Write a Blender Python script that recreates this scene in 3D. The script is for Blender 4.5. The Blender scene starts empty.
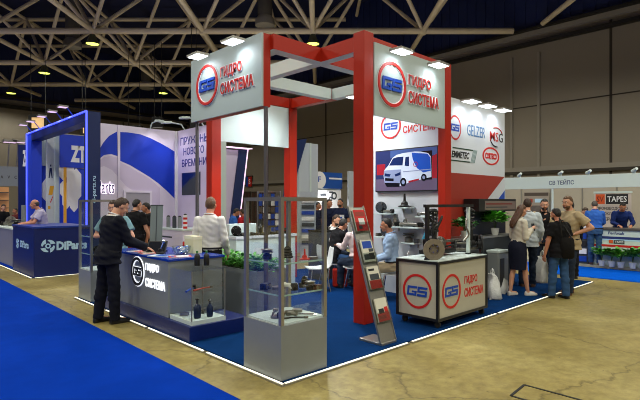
import bpy, bmesh, math, random
from mathutils import Vector, Matrix
random.seed(7)
SC = bpy.context.scene
COL = SC.collection
V = Vector
PI = math.pi

# ---------------------------------------------------------------- camera calibration (metres, stand axes)
F = 490.0; EYE = 1.68; HY = 203.0
_n = math.hypot(.7218, .6921); CA = .7218 / _n; SA = .6921 / _n
CX, CD = -.323, 4.40
def W(r, d):
    a = r - CX; b = d - CD
    return CA * a + SA * b, -SA * a + CA * b
def fl(px, py, z=0.0):
    d = F * (EYE - z) / (py - HY)
    return W((px - 320) / F * d, d)
def onx(px, X, py=HY):
    k = (px - 320) / F
    d = (X + CA * CX + SA * CD) / (CA * k + SA)
    return W(k * d, d)[1], EYE - (py - HY) / F * d
def ony(px, Y, py=HY):
    k = (px - 320) / F
    d = (Y - SA * CX + CA * CD) / (CA - SA * k)
    return W(k * d, d)[0], EYE - (py - HY) / F * d
def atd(px, d):
    return W((px - 320) / F * d, d)
CAMX, CAMY = W(0, 0)
FWD = V((SA, CA, 0)); RGT = V((CA, -SA, 0))

# ---------------------------------------------------------------- materials
def lin(c):
    return tuple((x / 12.92 if x <= .04045 else ((x + .055) / 1.055) ** 2.4) for x in (v / 255 for v in c))
_M = {}
def mat(name, rgb, rough=.6, metal=0.0, var=.06, scale=8.0, bump=0.0, bscale=40.0, emit=0.0, spec=.5, coat=0.0, ecol=None):
    if name in _M: return _M[name]
    m = bpy.data.materials.new(name); m.use_nodes = True
    nt = m.node_tree; N = nt.nodes; L = nt.links
    b = N['Principled BSDF']
    c = lin(rgb)
    b.inputs['Roughness'].default_value = rough
    b.inputs['Metallic'].default_value = metal
    b.inputs['Specular IOR Level'].default_value = spec
    b.inputs['Coat Weight'].default_value = coat
    tc = N.new('ShaderNodeTexCoord')
    nz = N.new('ShaderNodeTexNoise'); nz.inputs['Scale'].default_value = scale; nz.inputs['Detail'].default_value = 4
    L.new(tc.outputs['Object'], nz.inputs['Vector'])
    mx = N.new('ShaderNodeMix'); mx.data_type = 'RGBA'
    mx.inputs['A'].default_value = tuple(max(0, x * (1 - var)) for x in c) + (1,)
    mx.inputs['B'].default_value = tuple(min(1, x * (1 + var)) for x in c) + (1,)
    L.new(nz.outputs['Fac'], mx.inputs['Factor'])
    L.new(mx.outputs['Result'], b.inputs['Base Color'])
    if bump:
        n2 = N.new('ShaderNodeTexNoise'); n2.inputs['Scale'].default_value = bscale; n2.inputs['Detail'].default_value = 3
        L.new(tc.outputs['Object'], n2.inputs['Vector'])
        bp = N.new('ShaderNodeBump'); bp.inputs['Strength'].default_value = bump; bp.inputs['Distance'].default_value = .02
        L.new(n2.outputs['Fac'], bp.inputs['Height']); L.new(bp.outputs['Normal'], b.inputs['Normal'])
    if emit:
        b.inputs['Emission Color'].default_value = (lin(ecol) if ecol else c) + (1,)
        b.inputs['Emission Strength'].default_value = emit
    _M[name] = m
    return m

def glass_mat(name, tint=(.93, .98, .96), gloss=.10):
    m = bpy.data.materials.new(name); m.use_nodes = True
    nt = m.node_tree; N = nt.nodes; L = nt.links
    for n in list(N): N.remove(n)
    out = N.new('ShaderNodeOutputMaterial')
    t = N.new('ShaderNodeBsdfTransparent'); t.inputs['Color'].default_value = tint + (1,)
    g = N.new('ShaderNodeBsdfGlossy'); g.inputs['Roughness'].default_value = .03
    lw = N.new('ShaderNodeLayerWeight'); lw.inputs['Blend'].default_value = .25
    mul = N.new('ShaderNodeMath'); mul.operation = 'MULTIPLY_ADD'; mul.inputs[1].default_value = .16; mul.inputs[2].default_value = gloss * .35
    L.new(lw.outputs['Fresnel'], mul.inputs[0])
    mx = N.new('ShaderNodeMixShader')
    L.new(mul.outputs[0], mx.inputs[0]); L.new(t.outputs[0], mx.inputs[1]); L.new(g.outputs[0], mx.inputs[2])
    L.new(mx.outputs[0], out.inputs['Surface'])
    return m

M_red = mat('red_laminate', (168, 34, 12), .38, var=.04, spec=.4)
M_white = mat('white_laminate', (198, 212, 210), .45, var=.03)
M_sign = mat('grey_white_sign_board', (168, 182, 180), .45, var=.02)
M_wall = mat('white_print_wall', (200, 205, 212), .5, var=.02)
M_grey = mat('silver_grey_laminate', (132, 138, 140), .4, metal=.15, var=.05)
M_alu = mat('brushed_aluminium', (168, 166, 160), .35, metal=.85, var=.08, scale=30)
M_pole = mat('grey_steel_pole', (120, 118, 124), .35, metal=.8)
M_black = mat('black_plastic', (16, 16, 18), .45)
M_dark = mat('dark_iron', (34, 34, 36), .45, metal=.6, var=.2)
M_iron = mat('machined_iron', (128, 124, 116), .38, metal=.85, var=.15, scale=25)
M_chrome = mat('chrome', (215, 215, 215), .12, metal=1)
M_slate = mat('slate_panel', (52, 58, 66), .6)
M_glass = glass_mat('clear_glass', (.985, .995, .99), .05)
M_acryl = glass_mat('clear_acrylic', (.9, .94, .93), .3)
M_navy = mat('navy_paint', (2, 26, 94), .4, var=.05)
M_cobalt = mat('cobalt_print', (4, 52, 190), .45, var=.03)
M_deep = mat('deep_navy_print', (8, 32, 86), .45, var=.05)
M_lilac = mat('lilac_print', (196, 184, 214), .5, var=.03)
M_lilac2 = mat('pale_lilac_print', (214, 206, 228), .5, var=.03)
M_logo_r = mat('logo_red', (196, 26, 24), .45, var=.02)
M_logo_b = mat('logo_blue', (12, 66, 170), .45, var=.02)
M_ink = mat('black_ink', (22, 22, 26), .6)
M_inkw = mat('white_ink', (228, 228, 232), .5, var=.02)
M_led = mat('led_panel_glow', (255, 255, 255), .5, var=0, emit=7.0, ecol=(238, 248, 255))
M_strip = mat('led_strip_glow', (255, 255, 255), .5, var=0, emit=1.05, ecol=(255, 246, 214))
M_strip_b = mat('led_strip_blue', (120, 130, 255), .5, var=0, emit=1.6, ecol=(60, 78, 255))
M_strip_p = mat('led_strip_pink', (255, 230, 255), .5, var=0, emit=.9, ecol=(255, 215, 250))
M_letter = mat('lit_letter', (255, 255, 255), .5, var=0, emit=.95, ecol=(240, 245, 255))
M_letter_p = mat('lit_letter_lilac', (255, 255, 255), .5, var=0, emit=.85, ecol=(250, 232, 255))
M_letter_b = mat('pale_blue_letter', (176, 212, 240), .5, var=.03)
M_orange = mat('orange_print', (206, 84, 32), .5)
M_yellow = mat('yellow_paint', (222, 160, 30), .5)
M_leaf = mat('leaf_green', (46, 116, 34), .42, var=.4, scale=14)
M_leaf2 = mat('bright_leaf', (88, 168, 48), .42, var=.35, scale=14)
M_soil = mat('soil', (48, 36, 26), .95, var=.3)
M_pot = mat('white_pot', (200, 202, 200), .45)
M_paper = mat('paper', (212, 210, 196), .6)
M_rubber = mat('rubber', (20, 20, 20), .8)
M_truss = mat('cream_truss_paint', (206, 192, 168), .55, var=.1, scale=2)
M_duct = mat('grey_duct', (92, 88, 84), .6)
M_mesh = mat('perforated_duct', (150, 146, 140), .6, var=.5, scale=60)
M_lamp = mat('lamp_housing', (70, 74, 60), .5, metal=.4)
M_sodium = mat('high_bay_glow', (240, 245, 120), .5, var=0, emit=3.2, ecol=(226, 240, 96))
M_cream = mat('warm_lightbox', (240, 200, 140), .5, emit=.55, ecol=(255, 206, 140))
M_bag = mat('white_plastic_bag', (206, 208, 206), .4, var=.08, bump=.6, bscale=22)

# ---------------------------------------------------------------- geometry
class Fr:                                    # a plane to draw on: origin, right, up, outward normal
    def __init__(s, o, u, v=(0, 0, 1)):
        s.o = V(o); s.u = V(u).normalized(); s.v = V(v).normalized(); s.n = s.u.cross(s.v)
    def p(s, a, b, c=0): return s.o + s.u * a + s.v * b + s.n * c
def FX(x, y=0, z=0): return Fr((x, y, z), (0, -1, 0))      # faces -X; right is -Y
def FY(y, x=0, z=0): return Fr((x, y, z), (1, 0, 0))       # faces -Y; right is +X

class MB:
    def __init__(s): s.bm = bmesh.new(); s.m = 0
    def face(s, vs, m=None):
        f = s.bm.faces.new(vs); f.material_index = s.m if m is None else m; return f
    def vv(s, pts): return [s.bm.verts.new(p) for p in pts]
    def box(s, x0, x1, y0, y1, z0, z1, m=None, faces=None):
        v = s.vv([(x0, y0, z0), (x1, y0, z0), (x1, y1, z0), (x0, y1, z0), (x0, y0, z1), (x1, y0, z1), (x1, y1, z1), (x0, y1, z1)])
        for k, q in (('-z', (3, 2, 1, 0)), ('+z', (4, 5, 6, 7)), ('-y', (0, 1, 5, 4)), ('+x', (1, 2, 6, 5)), ('+y', (2, 3, 7, 6)), ('-x', (3, 0, 4, 7))):
            s.face([v[i] for i in q], (faces or {}).get(k, m))
        return s
    def bar(s, p0, p1, w, h=None, up=(0, 0, 1), m=None):
        h = w if h is None else h
        p0 = V(p0); p1 = V(p1); d = (p1 - p0).normalized(); up = V(up)
        if abs(d.dot(up)) > .98: up = V((1, 0, 0))
        a = d.cross(up).normalized(); b = a.cross(d).normalized()
        v = s.vv([p + a * (i * w / 2) + b * (j * h / 2) for p in (p0, p1) for i, j in ((-1, -1), (1, -1), (1, 1), (-1, 1))])
        for q in ((0, 1, 2, 3), (7, 6, 5, 4), (0, 4, 5, 1), (1, 5, 6, 2), (2, 6, 7, 3), (3, 7, 4, 0)): s.face([v[i] for i in q], m)
        return s
    def loft(s, rings, m=None, cap=True, closed=True):
        R = [s.vv(r) for r in rings]; n = len(R[0])
        for a, b in zip(R, R[1:]):
            for i in range(n if closed else n - 1): s.face([a[i], a[(i + 1) % n], b[(i + 1) % n], b[i]], m)
        if cap:
            s.face(R[0][::-1], m); s.face(R[-1], m)
        return s
    def cone(s, p0, p1, r0, r1=None, seg=12, m=None, cap=True):
        r1 = r0 if r1 is None else r1
        p0 = V(p0); p1 = V(p1); d = (p1 - p0).normalized(); up = V((0, 0, 1)) if abs(d.z) < .95 else V((1, 0, 0))
        a = d.cross(up).normalized(); b = d.cross(a)
        rg = lambda p, r: [p + (a * math.cos(2 * PI * i / seg) + b * math.sin(2 * PI * i / seg)) * max(r, 1e-4) for i in range(seg)]
        return s.loft([rg(p0, r0), rg(p1, r1)], m, cap)
    def ball(s, c, r, seg=12, m=None, rot=None):
        c = V(c); r = V(r) if hasattr(r, '__len__') else V((r, r, r)); n = max(4, seg // 2)
        rings = []
        for j in range(1, n):
            t = PI * j / n
            rings.append([c + (rot or Matrix.Identity(3)) @ V((r.x * math.sin(t) * math.cos(2 * PI * i / seg), r.y * math.sin(t) * math.sin(2 * PI * i / seg), r.z * math.cos(t))) for i in range(seg)])
        R = [s.vv(q) for q in rings]
        for a, b in zip(R, R[1:]):
            for i in range(seg): s.face([a[i], b[i], b[(i + 1) % seg], a[(i + 1) % seg]], m)
        q = rot or Matrix.Identity(3)
        t0 = s.bm.verts.new(c + q @ V((0, 0, r.z))); t1 = s.bm.verts.new(c + q @ V((0, 0, -r.z)))
        for i in range(seg):
            s.face([t0, R[0][i], R[0][(i + 1) % seg]], m); s.face([t1, R[-1][(i + 1) % seg], R[-1][i]], m)
        return s
    def caps(s, p0, p1, r0, r1, seg=14, e0=True, e1=True, m=None):
        s.cone(p0, p1, r0, r1, seg, m)
        if e0: s.ball(p0, r0, seg, m)
        if e1: s.ball(p1, r1, seg, m)
        return s
    def lathe(s, prof, c=(0, 0, 0), axis=(0, 0, 1), seg=20, m=None):
        c = V(c); d = V(axis).normalized(); up = V((0, 0, 1)) if abs(d.z) < .95 else V((1, 0, 0))
        a = d.cross(up).normalized(); b = d.cross(a)
        rings = [[c + d * z + (a * math.cos(2 * PI * i / seg) + b * math.sin(2 * PI * i / seg)) * max(r, 1e-4) for i in range(seg)] for r, z in prof]
        return s.loft(rings, m)
    def tube(s, pts, r, seg=8, m=None):
        pts = [V(p) for p in pts]; rings = []
        t = (pts[1] - pts[0]).normalized(); up = V((0, 0, 1)) if abs(t.z) < .9 else V((1, 0, 0)); a = t.cross(up).normalized()
        for i, p in enumerate(pts):
            t = (pts[min(i + 1, len(pts) - 1)] - pts[max(i - 1, 0)]).normalized()
            a = (a - t * a.dot(t)).normalized(); b = t.cross(a)
            rr = r[i] if hasattr(r, '__len__') else r
            rings.append([p + (a * math.cos(2 * PI * k / seg) + b * math.sin(2 * PI * k / seg)) * rr for k in range(seg)])
        return s.loft(rings, m)
    def poly(s, fr, pts, t0=0.0, t1=.004, m=None):           # a polygon on a plane, t0..t1 thick
        a = s.vv([fr.p(x, y, t0) for x, y in pts]); b = s.vv([fr.p(x, y, t1) for x, y in pts]); n = len(pts)
        s.face(b, m); s.face(a[::-1], m)
        for i in range(n): s.face([a[i], a[(i + 1) % n], b[(i + 1) % n], b[i]], m)
        return s
    def rect(s, fr, x0, x1, y0, y1, t0=0.0, t1=.004, m=None): return s.poly(fr, [(x0, y0), (x1, y0), (x1, y1), (x0, y1)], t0, t1, m)
    def ring(s, fr, cx, cy, ro, ri, t0=0.0, t1=.006, seg=40, m=None, sx=1.0):
        def c(r, t, o=0): return s.vv([fr.p(cx + sx * (r * math.cos(2 * PI * i / seg)), cy + r * math.sin(2 * PI * i / seg), t) for i in range(seg)])
        A, B, Cc, D = c(ro, t0), c(ro, t1), c(ri, t1), c(ri, t0)
        for P, Q in ((A, B), (B, Cc), (Cc, D), (D, A)):
            for i in range(seg): s.face([P[i], P[(i + 1) % seg], Q[(i + 1) % seg], Q[i]], m)
        return s
    def disc(s, fr, cx, cy, r, t0=0.0, t1=.004, seg=32, m=None, sx=1.0):
        return s.poly(fr, [(cx + sx * r * math.cos(2 * PI * i / seg), cy + r * math.sin(2 * PI * i / seg)) for i in range(seg)], t0, t1, m)
    def build(s, name, mats, parent=None, smooth=False, bevel=0.0, origin=None, local=False, angle=.7):
        bm = s.bm
        bmesh.ops.recalc_face_normals(bm, faces=bm.faces)
        if parent is not None and not local: bm.transform(WM[parent.name].inverted())
        if origin is not None: bm.transform(Matrix.Translation(-V(origin)))
        if smooth:
            for f in bm.faces: f.smooth = True
            for e in bm.edges:
                if len(e.link_faces) == 2 and e.calc_face_angle(0) > angle: e.smooth = False
        me = bpy.data.meshes.new(name); bm.to_mesh(me); bm.free()
        return link(name, me, mats, parent, bevel, origin)

WM = {}
def link(name, me, mats, parent=None, bevel=0.0, origin=None):
    o = bpy.data.objects.new(name, me)
    for m in (mats if isinstance(mats, (list, tuple)) else [mats]): me.materials.append(m)
    COL.objects.link(o)
    if parent is not None:
        o.parent = parent; WM[o.name] = WM[parent.name]
    elif origin is not None:
        o.location = origin; WM[o.name] = Matrix.Translation(V(origin))
    else: WM[o.name] = Matrix.Identity(4)
    if bevel:
        b = o.modifiers.new('bevel', 'BEVEL'); b.width = bevel; b.segments = 2; b.limit_method = 'ANGLE'
    return o
def tag(o, label, cat, group=None):
    o['label'] = label; o['category'] = cat
    if group: o['group'] = group
    return o
def thing(name, label, cat, loc=(0, 0, 0), rz=0.0, group=None):
    o = bpy.data.objects.new(name, None); COL.objects.link(o); o.empty_display_size = .1
    o.location = loc; o.rotation_euler = (0, 0, rz)
    WM[o.name] = Matrix.Translation(V(loc)) @ Matrix.Rotation(rz, 4, 'Z')
    return tag(o, label, cat, group)
def struct(o):
    o['kind'] = 'structure'; return o
def dup(root, loc, rz, label, group=None):
    def cp(o, par):
        c = o.copy(); COL.objects.link(c)
        if par is not None: c.parent = par
        for ch in o.children: cp(ch, c)
        return c
    r = cp(root, None); r.location = loc; r.rotation_euler = (0, 0, rz); r['label'] = label
    if group: r['group'] = group
    return r

# ---------------------------------------------------------------- lettering
_TX = {}
def text_pts(s, bold=0.0, shear=0.0):
    cu = bpy.data.curves.new('lettering', 'FONT'); cu.body = s; cu.size = 1; cu.offset = bold; cu.shear = shear; cu.extrude = .02; cu.resolution_u = 2
    o = bpy.data.objects.new('lettering', cu); COL.objects.link(o)
    me = bpy.data.meshes.new_from_object(o.evaluated_get(bpy.context.evaluated_depsgraph_get()))
    bpy.data.objects.remove(o); bpy.data.curves.remove(cu)
    return me
def text(s, fr, x0, y0, w, h, m, parent, depth=.004, t0=.0, bold=.012, shear=0.0, name='lettering', vertical=False):
    """the words fill the box x0..x0+w, y0..y0+h of the plane"""
    me = text_pts(s, bold, shear)
    xs = [v.co.x for v in me.vertices]; ys = [v.co.y for v in me.vertices]
    if not xs: return None
    ax, bx, ay, by = min(xs), max(xs), min(ys), max(ys)
    inv = WM[parent.name].inverted() if parent is not None else Matrix.Identity(4)
    for v in me.vertices:
        u = (v.co.x - ax) / max(bx - ax, 1e-5); k = (v.co.y - ay) / max(by - ay, 1e-5)
        if vertical: a, b = x0 + w * (1 - k), y0 + h * u
        else: a, b = x0 + w * u, y0 + h * k
        v.co = inv @ fr.p(a, b, t0 + (depth if v.co.z > 0 else 0))
    for p in me.polygons: p.use_smooth = False
    me.materials.clear(); me.name = name
    return link(name, me, m, parent)

def gs_letters(mb, fr, cx, cy, w, h, t0, t1, m=None):
    """the two block letters G and S, slightly slanted"""
    sl = .12 * h; tk = .23 * h; lw = w * .48
    def st(ox, x0, x1, y0, y1):
        P = [(x0, y0), (x1, y0), (x1, y1), (x0, y1)]
        mb.poly(fr, [(cx - w / 2 + ox + x + sl * (y / h - .5), cy - h / 2 + y) for x, y in P], t0, t1, m)
    st(0, 0, lw, h - tk, h); st(0, 0, tk, tk, h - tk); st(0, 0, lw, 0, tk); st(0, lw - tk, lw, tk, h * .52); st(0, lw * .5, lw - tk, h * .52 - tk * .8, h * .52)
    o = w - lw; md = (h - tk) / 2
    st(o, 0, lw, h - tk, h); st(o, 0, tk, md + tk, h - tk); st(o, 0, lw, md, md + tk); st(o, lw - tk, lw, tk, md); st(o, 0, lw, 0, tk)
    return mb
def gs_logo(fr, cx, cy, r, parent, ring_m, letter_m, back=None, d=.012, t=.0, sx=1.0):
    if back:
        b = MB(); b.ring(fr, cx, cy, r * 1.04, r * .83, t, t + d * .4, 48, sx=sx); b.build('logo_backing', back, parent)
    a = MB(); a.ring(fr, cx, cy, r, r * .865, t, t + d, 56, sx=sx); a.build('logo_ring', ring_m, parent)
    g = MB(); gs_letters(g, fr, cx, cy, r * 1.36 * sx, r * .56, t, t + d); g.build('logo_letters', letter_m, parent)

# ---------------------------------------------------------------- lights
def area(name, loc, target, size, power, col=(1, 1, 1), spread=PI, sy=None):
    l = bpy.data.lights.new(name, 'AREA'); l.energy = power; l.color = col; l.size = size; l.spread = spread
    if sy: l.shape = 'RECTANGLE'; l.size_y = sy
    o = bpy.data.objects.new(name, l); COL.objects.link(o); o.location = loc
    o.rotation_euler = (V(target) - V(loc)).to_track_quat('-Z', 'Y').to_euler()
    o.visible_camera = True
    return o
def spot(name, loc, target, power, angle, blend=.6, col=(1, 1, 1), r=.08):
    l = bpy.data.lights.new(name, 'SPOT'); l.energy = power; l.color = col; l.spot_size = angle; l.spot_blend = blend; l.shadow_soft_size = r
    o = bpy.data.objects.new(name, l); COL.objects.link(o); o.location = loc
    o.rotation_euler = (V(target) - V(loc)).to_track_quat('-Z', 'Y').to_euler()
    return o
# ---------------------------------------------------------------- people
SKIN = [mat('skin_fair', (205, 150, 122), .5, var=.06), mat('skin_tan', (176, 118, 88), .5, var=.06), mat('skin_ruddy', (192, 130, 104), .5, var=.06)]
M_eyew = mat('eye_white', (225, 220, 215), .3); M_iris = mat('iris_brown', (50, 34, 24), .3); M_lip = mat('lips', (158, 88, 78), .5)
def cloth(name, rgb, rough=.85, bump=.35, bs=14): return mat('cloth_' + name, rgb, rough, var=.1, scale=10, bump=bump, bscale=bs, spec=.2)
HAIRS = {'brown': mat('hair_brown', (56, 38, 26), .6, var=.3, scale=40, bump=.5, bscale=90), 'dark': mat('hair_dark', (26, 21, 20), .55, var=.3, scale=40, bump=.5, bscale=90),
         'fair': mat('hair_fair', (96, 68, 44), .6, var=.3, scale=40, bump=.5, bscale=90), 'blond': mat('hair_blond', (176, 136, 86), .6, var=.3, scale=40, bump=.5, bscale=90),
         'long': mat('hair_chestnut', (82, 52, 32), .5, var=.35, scale=30, bump=.6, bscale=80), 'grey': mat('hair_grey', (70, 64, 60), .6, var=.3, scale=40)}

HLINE = [(-1.01, -.92), (-.32, -.88), (-.12, -.25), (.12, .0), (.30, .30), (.55, .62), (1.01, .66)]
def remesh(mb, vox, smooth=3, fac=.5, wr=0.0, seed=0, clampz=None):
    bmesh.ops.recalc_face_normals(mb.bm, faces=mb.bm.faces)
    me = bpy.data.meshes.new('tmp'); mb.bm.to_mesh(me); mb.bm.free()
    o = bpy.data.objects.new('tmp', me); COL.objects.link(o)
    r = o.modifiers.new('r', 'REMESH'); r.mode = 'VOXEL'; r.voxel_size = vox; r.use_smooth_shade = True
    if smooth:
        sm = o.modifiers.new('s', 'SMOOTH'); sm.factor = fac; sm.iterations = smooth
    out = bpy.data.meshes.new_from_object(o.evaluated_get(bpy.context.evaluated_depsgraph_get()))
    bpy.data.objects.remove(o); bpy.data.meshes.remove(me)
    if wr:
        rnd = random.Random(seed); ph = [rnd.uniform(0, 6.3) for _ in range(6)]
        ns = [v.normal.copy() for v in out.vertices]
        for v, n in zip(out.vertices, ns):
            x, y, z = v.co
            k = math.sin(z * 38 + x * 22 + ph[0]) * math.sin(x * 31 - z * 17 + ph[1]) + .6 * math.sin(z * 71 + y * 33 + x * 20 + ph[2]) + .5 * math.sin(x * 55 + z * 60 + ph[3])
            v.co = v.co + n * (k * wr * .5)
    if clampz is not None:
        for v in out.vertices: v.co.z = max(v.co.z, clampz)
    for p in out.polygons: p.use_smooth = True
    return out

def rotx(p, a, c):                          # lean forward (towards +Y) by a about the hip axis c
    p = V(p) - c
    return V((p.x, p.y * math.cos(a) + p.z * math.sin(a), -p.y * math.sin(a) + p.z * math.cos(a))) + c

TORSO = [(.470, .060, .050, -.004), (.500, .092, .064, -.006), (.525, .099, .070, -.006), (.565, .093, .064, 0), (.610, .083, .056, .004), (.660, .088, .061, .004),
         (.710, .097, .067, .002), (.755, .102, .068, -.002), (.785, .099, .062, -.006), (.812, .080, .050, -.010), (.835, .052, .042, -.012), (.850, .036, .036, -.010)]
TORSO_F = [(.470, .060, .052, -.006), (.500, .097, .068, -.010), (.525, .103, .072, -.010), (.565, .092, .062, -.002), (.610, .071, .050, .004), (.660, .077, .055, .006),
           (.710, .087, .068, .010), (.745, .090, .070, .012), (.785, .090, .056, -.002), (.812, .080, .046, -.010), (.835, .050, .036, -.012), (.850, .031, .031, -.010)]

def person(label, loc, ang, H=1.76, lean=0, head=(0, 0), arms=None, seat=None, legs=None, top=None, bottom=None, jacket=None, shoes=None, hair='dark', style='short',
           beard=None, skin=0, female=False, skirt=None, vox=.011, tie=None, untuck=False, fat=1.0, cuff='long', collar=None, group=None, knees=None, cap=None):
    """ang: 0 looks away along the photo's view, 90 to its right, 180 towards it, 270 to its left"""
    a = math.radians(ang); f = FWD * math.cos(a) + RGT * math.sin(a)
    root = thing('person', label, 'person', (loc[0], loc[1], loc[2] if len(loc) > 2 else 0), math.atan2(-f.x, f.y), group)
    sk = SKIN[skin]; rnd = random.Random(label)
    hipz = .515 * H if seat is None else seat + .055 * H
    base = hipz - .515 * H
    hip = V((0, 0, hipz)); la = math.radians(lean)
    def T(x, y, z):                         # torso point, H units, leaned
        p = V((x * H, y * H, z * H + base))
        t = min(1, max(0, (z - .50) / .09))
        return rotx(p, la * t, hip)
    prof = TORSO_F if female else TORSO
    def torso(mb, z0, z1, inf, seg=22, flare=0.0, k0=None):
        rg = []
        zs = sorted(set([z0, z1] + [p[0] for p in prof if z0 < p[0] < z1]))
        for z in zs:
            for q0, q1 in zip(prof, prof[1:]):
                if q0[0] <= z <= q1[0]: break
            t = (z - q0[0]) / (q1[0] - q0[0]); t = max(0, min(1, t))
            w = (q0[1] + (q1[1] - q0[1]) * t); dp = (q0[2] + (q1[2] - q0[2]) * t); yo = q0[3] + (q1[3] - q0[3]) * t
            if z < .5 and z0 < .5 and inf > 0: w = max(w, .094 + flare); dp = max(dp, .066 + flare)
            b = fat if z < .78 else 1 + (fat - 1) * .4
            w = w * b + inf / H; dp = dp * b + inf / H
            rg.append([T(w * math.copysign(abs(math.cos(2 * PI * i / seg)) ** .85, math.cos(2 * PI * i / seg)), yo + dp * math.sin(2 * PI * i / seg), z) for i in range(seg)])
        mb.loft(rg)
    sw = .090 if female else .101
    SH = {'R': T(sw, -.010, .797), 'L': T(-sw, -.010, .797)}
    ul, flh = .170 * H, .150 * H
    arms = arms or {}
    AR = {}
    for s_, sx in (('R', 1), ('L', -1)):
        e, w_ = arms.get(s_, ((.12 * sx, 0.02, -1), (.04 * sx, .18, -1)))
        e = V(e).normalized(); w_ = V(w_).normalized()
        el = SH[s_] + e * ul; wr = el + w_ * flh
        AR[s_] = (SH[s_], el, wr, w_)
    HJ = {'R': V((.052 * H, 0, hipz)), 'L': V((-.052 * H, 0, hipz))}
    LG = {}
    for s_, sx in (('R', 1), ('L', -1)):
        if seat is not None:
            kx, ky, ax, ay = (knees or {}).get(s_, (.085 * sx, .24, .09 * sx, .25))
            kn = V((kx * H, ky * H, min(hipz + .01, .29 * H))); an = V((ax * H, ay * H, .045 * H))
            d = kn - HJ[s_]; kn = HJ[s_] + d.normalized() * .245 * H
            d = an - kn; an = V((an.x, an.y, .045 * H)) if d.length < .3 * H else kn + d.normalized() * .25 * H
        else:
            fx, fy, kb = (legs or {}).get(s_, (.055 * sx, 0, .01))
            an = V((fx * H, fy * H, .045 * H)); kn = (HJ[s_] + an) / 2 + V((.004 * sx * H, kb * H, .012 * H))
        LG[s_] = (HJ[s_], kn, an)
    nb, nt = T(0, -.010, .835), T(0, .006, .885)
    hp, hy = math.radians(head[0]), math.radians(head[1])
    Rh = Matrix.Rotation(la * .25, 3, 'X').inverted() @ Matrix.Rotation(hy, 3, 'Z') @ Matrix.Rotation(-hp, 3, 'X')
    hc = nt + Rh @ V((0, .016 * H, .043 * H))
    hs = H / 1.76 * (.96 if female else 1.0)
    def hd(x, y, z): return hc + Rh @ (V((x, y, z)) * hs)
    # --- body
    b = MB()
    torso(b, .47, .85, 0)
    b.caps(nb, nt, .034 * H * (.85 if female else 1), .030 * H * (.85 if female else 1))
    b.ball(hd(0, -.012, .018), V((.074, .094, .096)) * hs, 20, rot=Rh)
    b.ball(hd(0, .022, -.040), V((.060, .068, .074)) * hs, 16, rot=Rh)
    b.ball(hd(0, .060, -.092), V((.030, .028, .024)) * hs, 10, rot=Rh)
    b.caps(hd(0, .086, .012), hd(0, .108, -.026), .009 * hs, .015 * hs, 8)
    b.ball(hd(-.032, .076, -.030), V((.022, .018, .020)) * hs, 8, rot=Rh); b.ball(hd(.032, .076, -.030), V((.022, .018, .020)) * hs, 8, rot=Rh)
    b.caps(hd(-.034, .082, .022), hd(.034, .082, .022), .012 * hs, .012 * hs, 8)
    for sx in (-1, 1): b.ball(hd(.076 * sx, -.008, -.012), V((.012, .022, .032)) * hs, 10, rot=Rh)
    for s_, sx in (('R', 1), ('L', -1)):
        s0, el, wr, w_ = AR[s_]
        th = .85 if female else 1.0
        b.caps(s0, el, .031 * H * th, .024 * H * th); b.caps(el, wr, .0245 * H * th, .0165 * H * th)
        # hand: palm and five fingers
        side = w_.cross(V((0, 0, 1))); side = side.normalized() if side.length > .1 else V((1, 0, 0))
        if abs(w_.z) > .75: side = V((0, 1, 0)) - w_ * w_.y; side.normalize()
        nrm = w_.cross(side).normalized(); hl = .1 * H
        if (abs(w_.z) > .75 and nrm.x * sx > 0) or (abs(w_.z) <= .75 and nrm.z > 0): nrm = -nrm
        pc = wr + w_ * hl * .28
        q = Matrix((side, nrm, w_)).transposed()
        b.ball(pc, V((.040, .016, .052)) * (H / 1.76) * th, 12, rot=q)
        for k in range(4):
            o_ = (k - 1.5) * .0215 * th; r_ = .0088 * th; ln = hl * (.42, .48, .46, .37)[k]
            p0 = wr + w_ * hl * .5 + side * o_ * -1; p1 = p0 + (w_ * .92 + nrm * .35 - side * (o_ * 3)).normalized() * ln * .55; p2 = p1 + (w_ * .7 + nrm * .75).normalized() * ln * .5
            b.caps(p0, p1, r_ * 1.1, r_, 8); b.caps(p1, p2, r_, r_ * .85, 8)
        p0 = wr + w_ * hl * .18 + side * .028 * th; p1 = p0 + (w_ * .6 + side * .7 + nrm * .25).normalized() * hl * .28; p2 = p1 + (w_ * .9 + side * .15 + nrm * .4).normalized() * hl * .2
        b.caps(p0, p1, .011, .010, 8); b.caps(p1, p2, .010, .008, 8)
        h0, kn, an = LG[s_]; lt = .92 if female else 1.0
        b.caps(h0, kn, .046 * H * lt, .032 * H * lt); b.caps(kn, kn + (an - kn) * .4 + V((0, -.008 * H, 0)), .031 * H * lt, .031 * H * lt); b.caps(kn + (an - kn) * .4 + V((0, -.008 * H, 0)), an, .030 * H * lt, .020 * H * lt)
        b.caps(an + V((0, -.01, -.02)), an + V((.01 * sx, .075 * H, -.035)), .030, .026, 10)
    link('body', remesh(b, vox, 2, .4, clampz=.004), sk, root)
    # --- face
    for sx in (-1, 1):
        e = MB(); e.ball(hd(.031 * sx, .0845, .006), V((.0125, .008, .0085)) * hs, 10, 0, rot=Rh); e.ball(hd(.031 * sx, .0905, .006), V((.006, .0045, .006)) * hs, 8, 1, rot=Rh)
        e.build('eye', [M_eyew, M_iris], root, smooth=True, local=True)
        e = MB(); e.caps(hd(.014 * sx, .096, .030), hd(.048 * sx, .086, .031), .005 * hs, .004 * hs, 6); e.build('eyebrow', HAIRS[hair], root, smooth=True, local=True)
    e = MB(); e.ball(hd(0, .0945, -.058), V((.024, .010, .0075)) * hs, 10, rot=Rh); e.build('mouth', M_lip, root, smooth=True, local=True)
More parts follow.
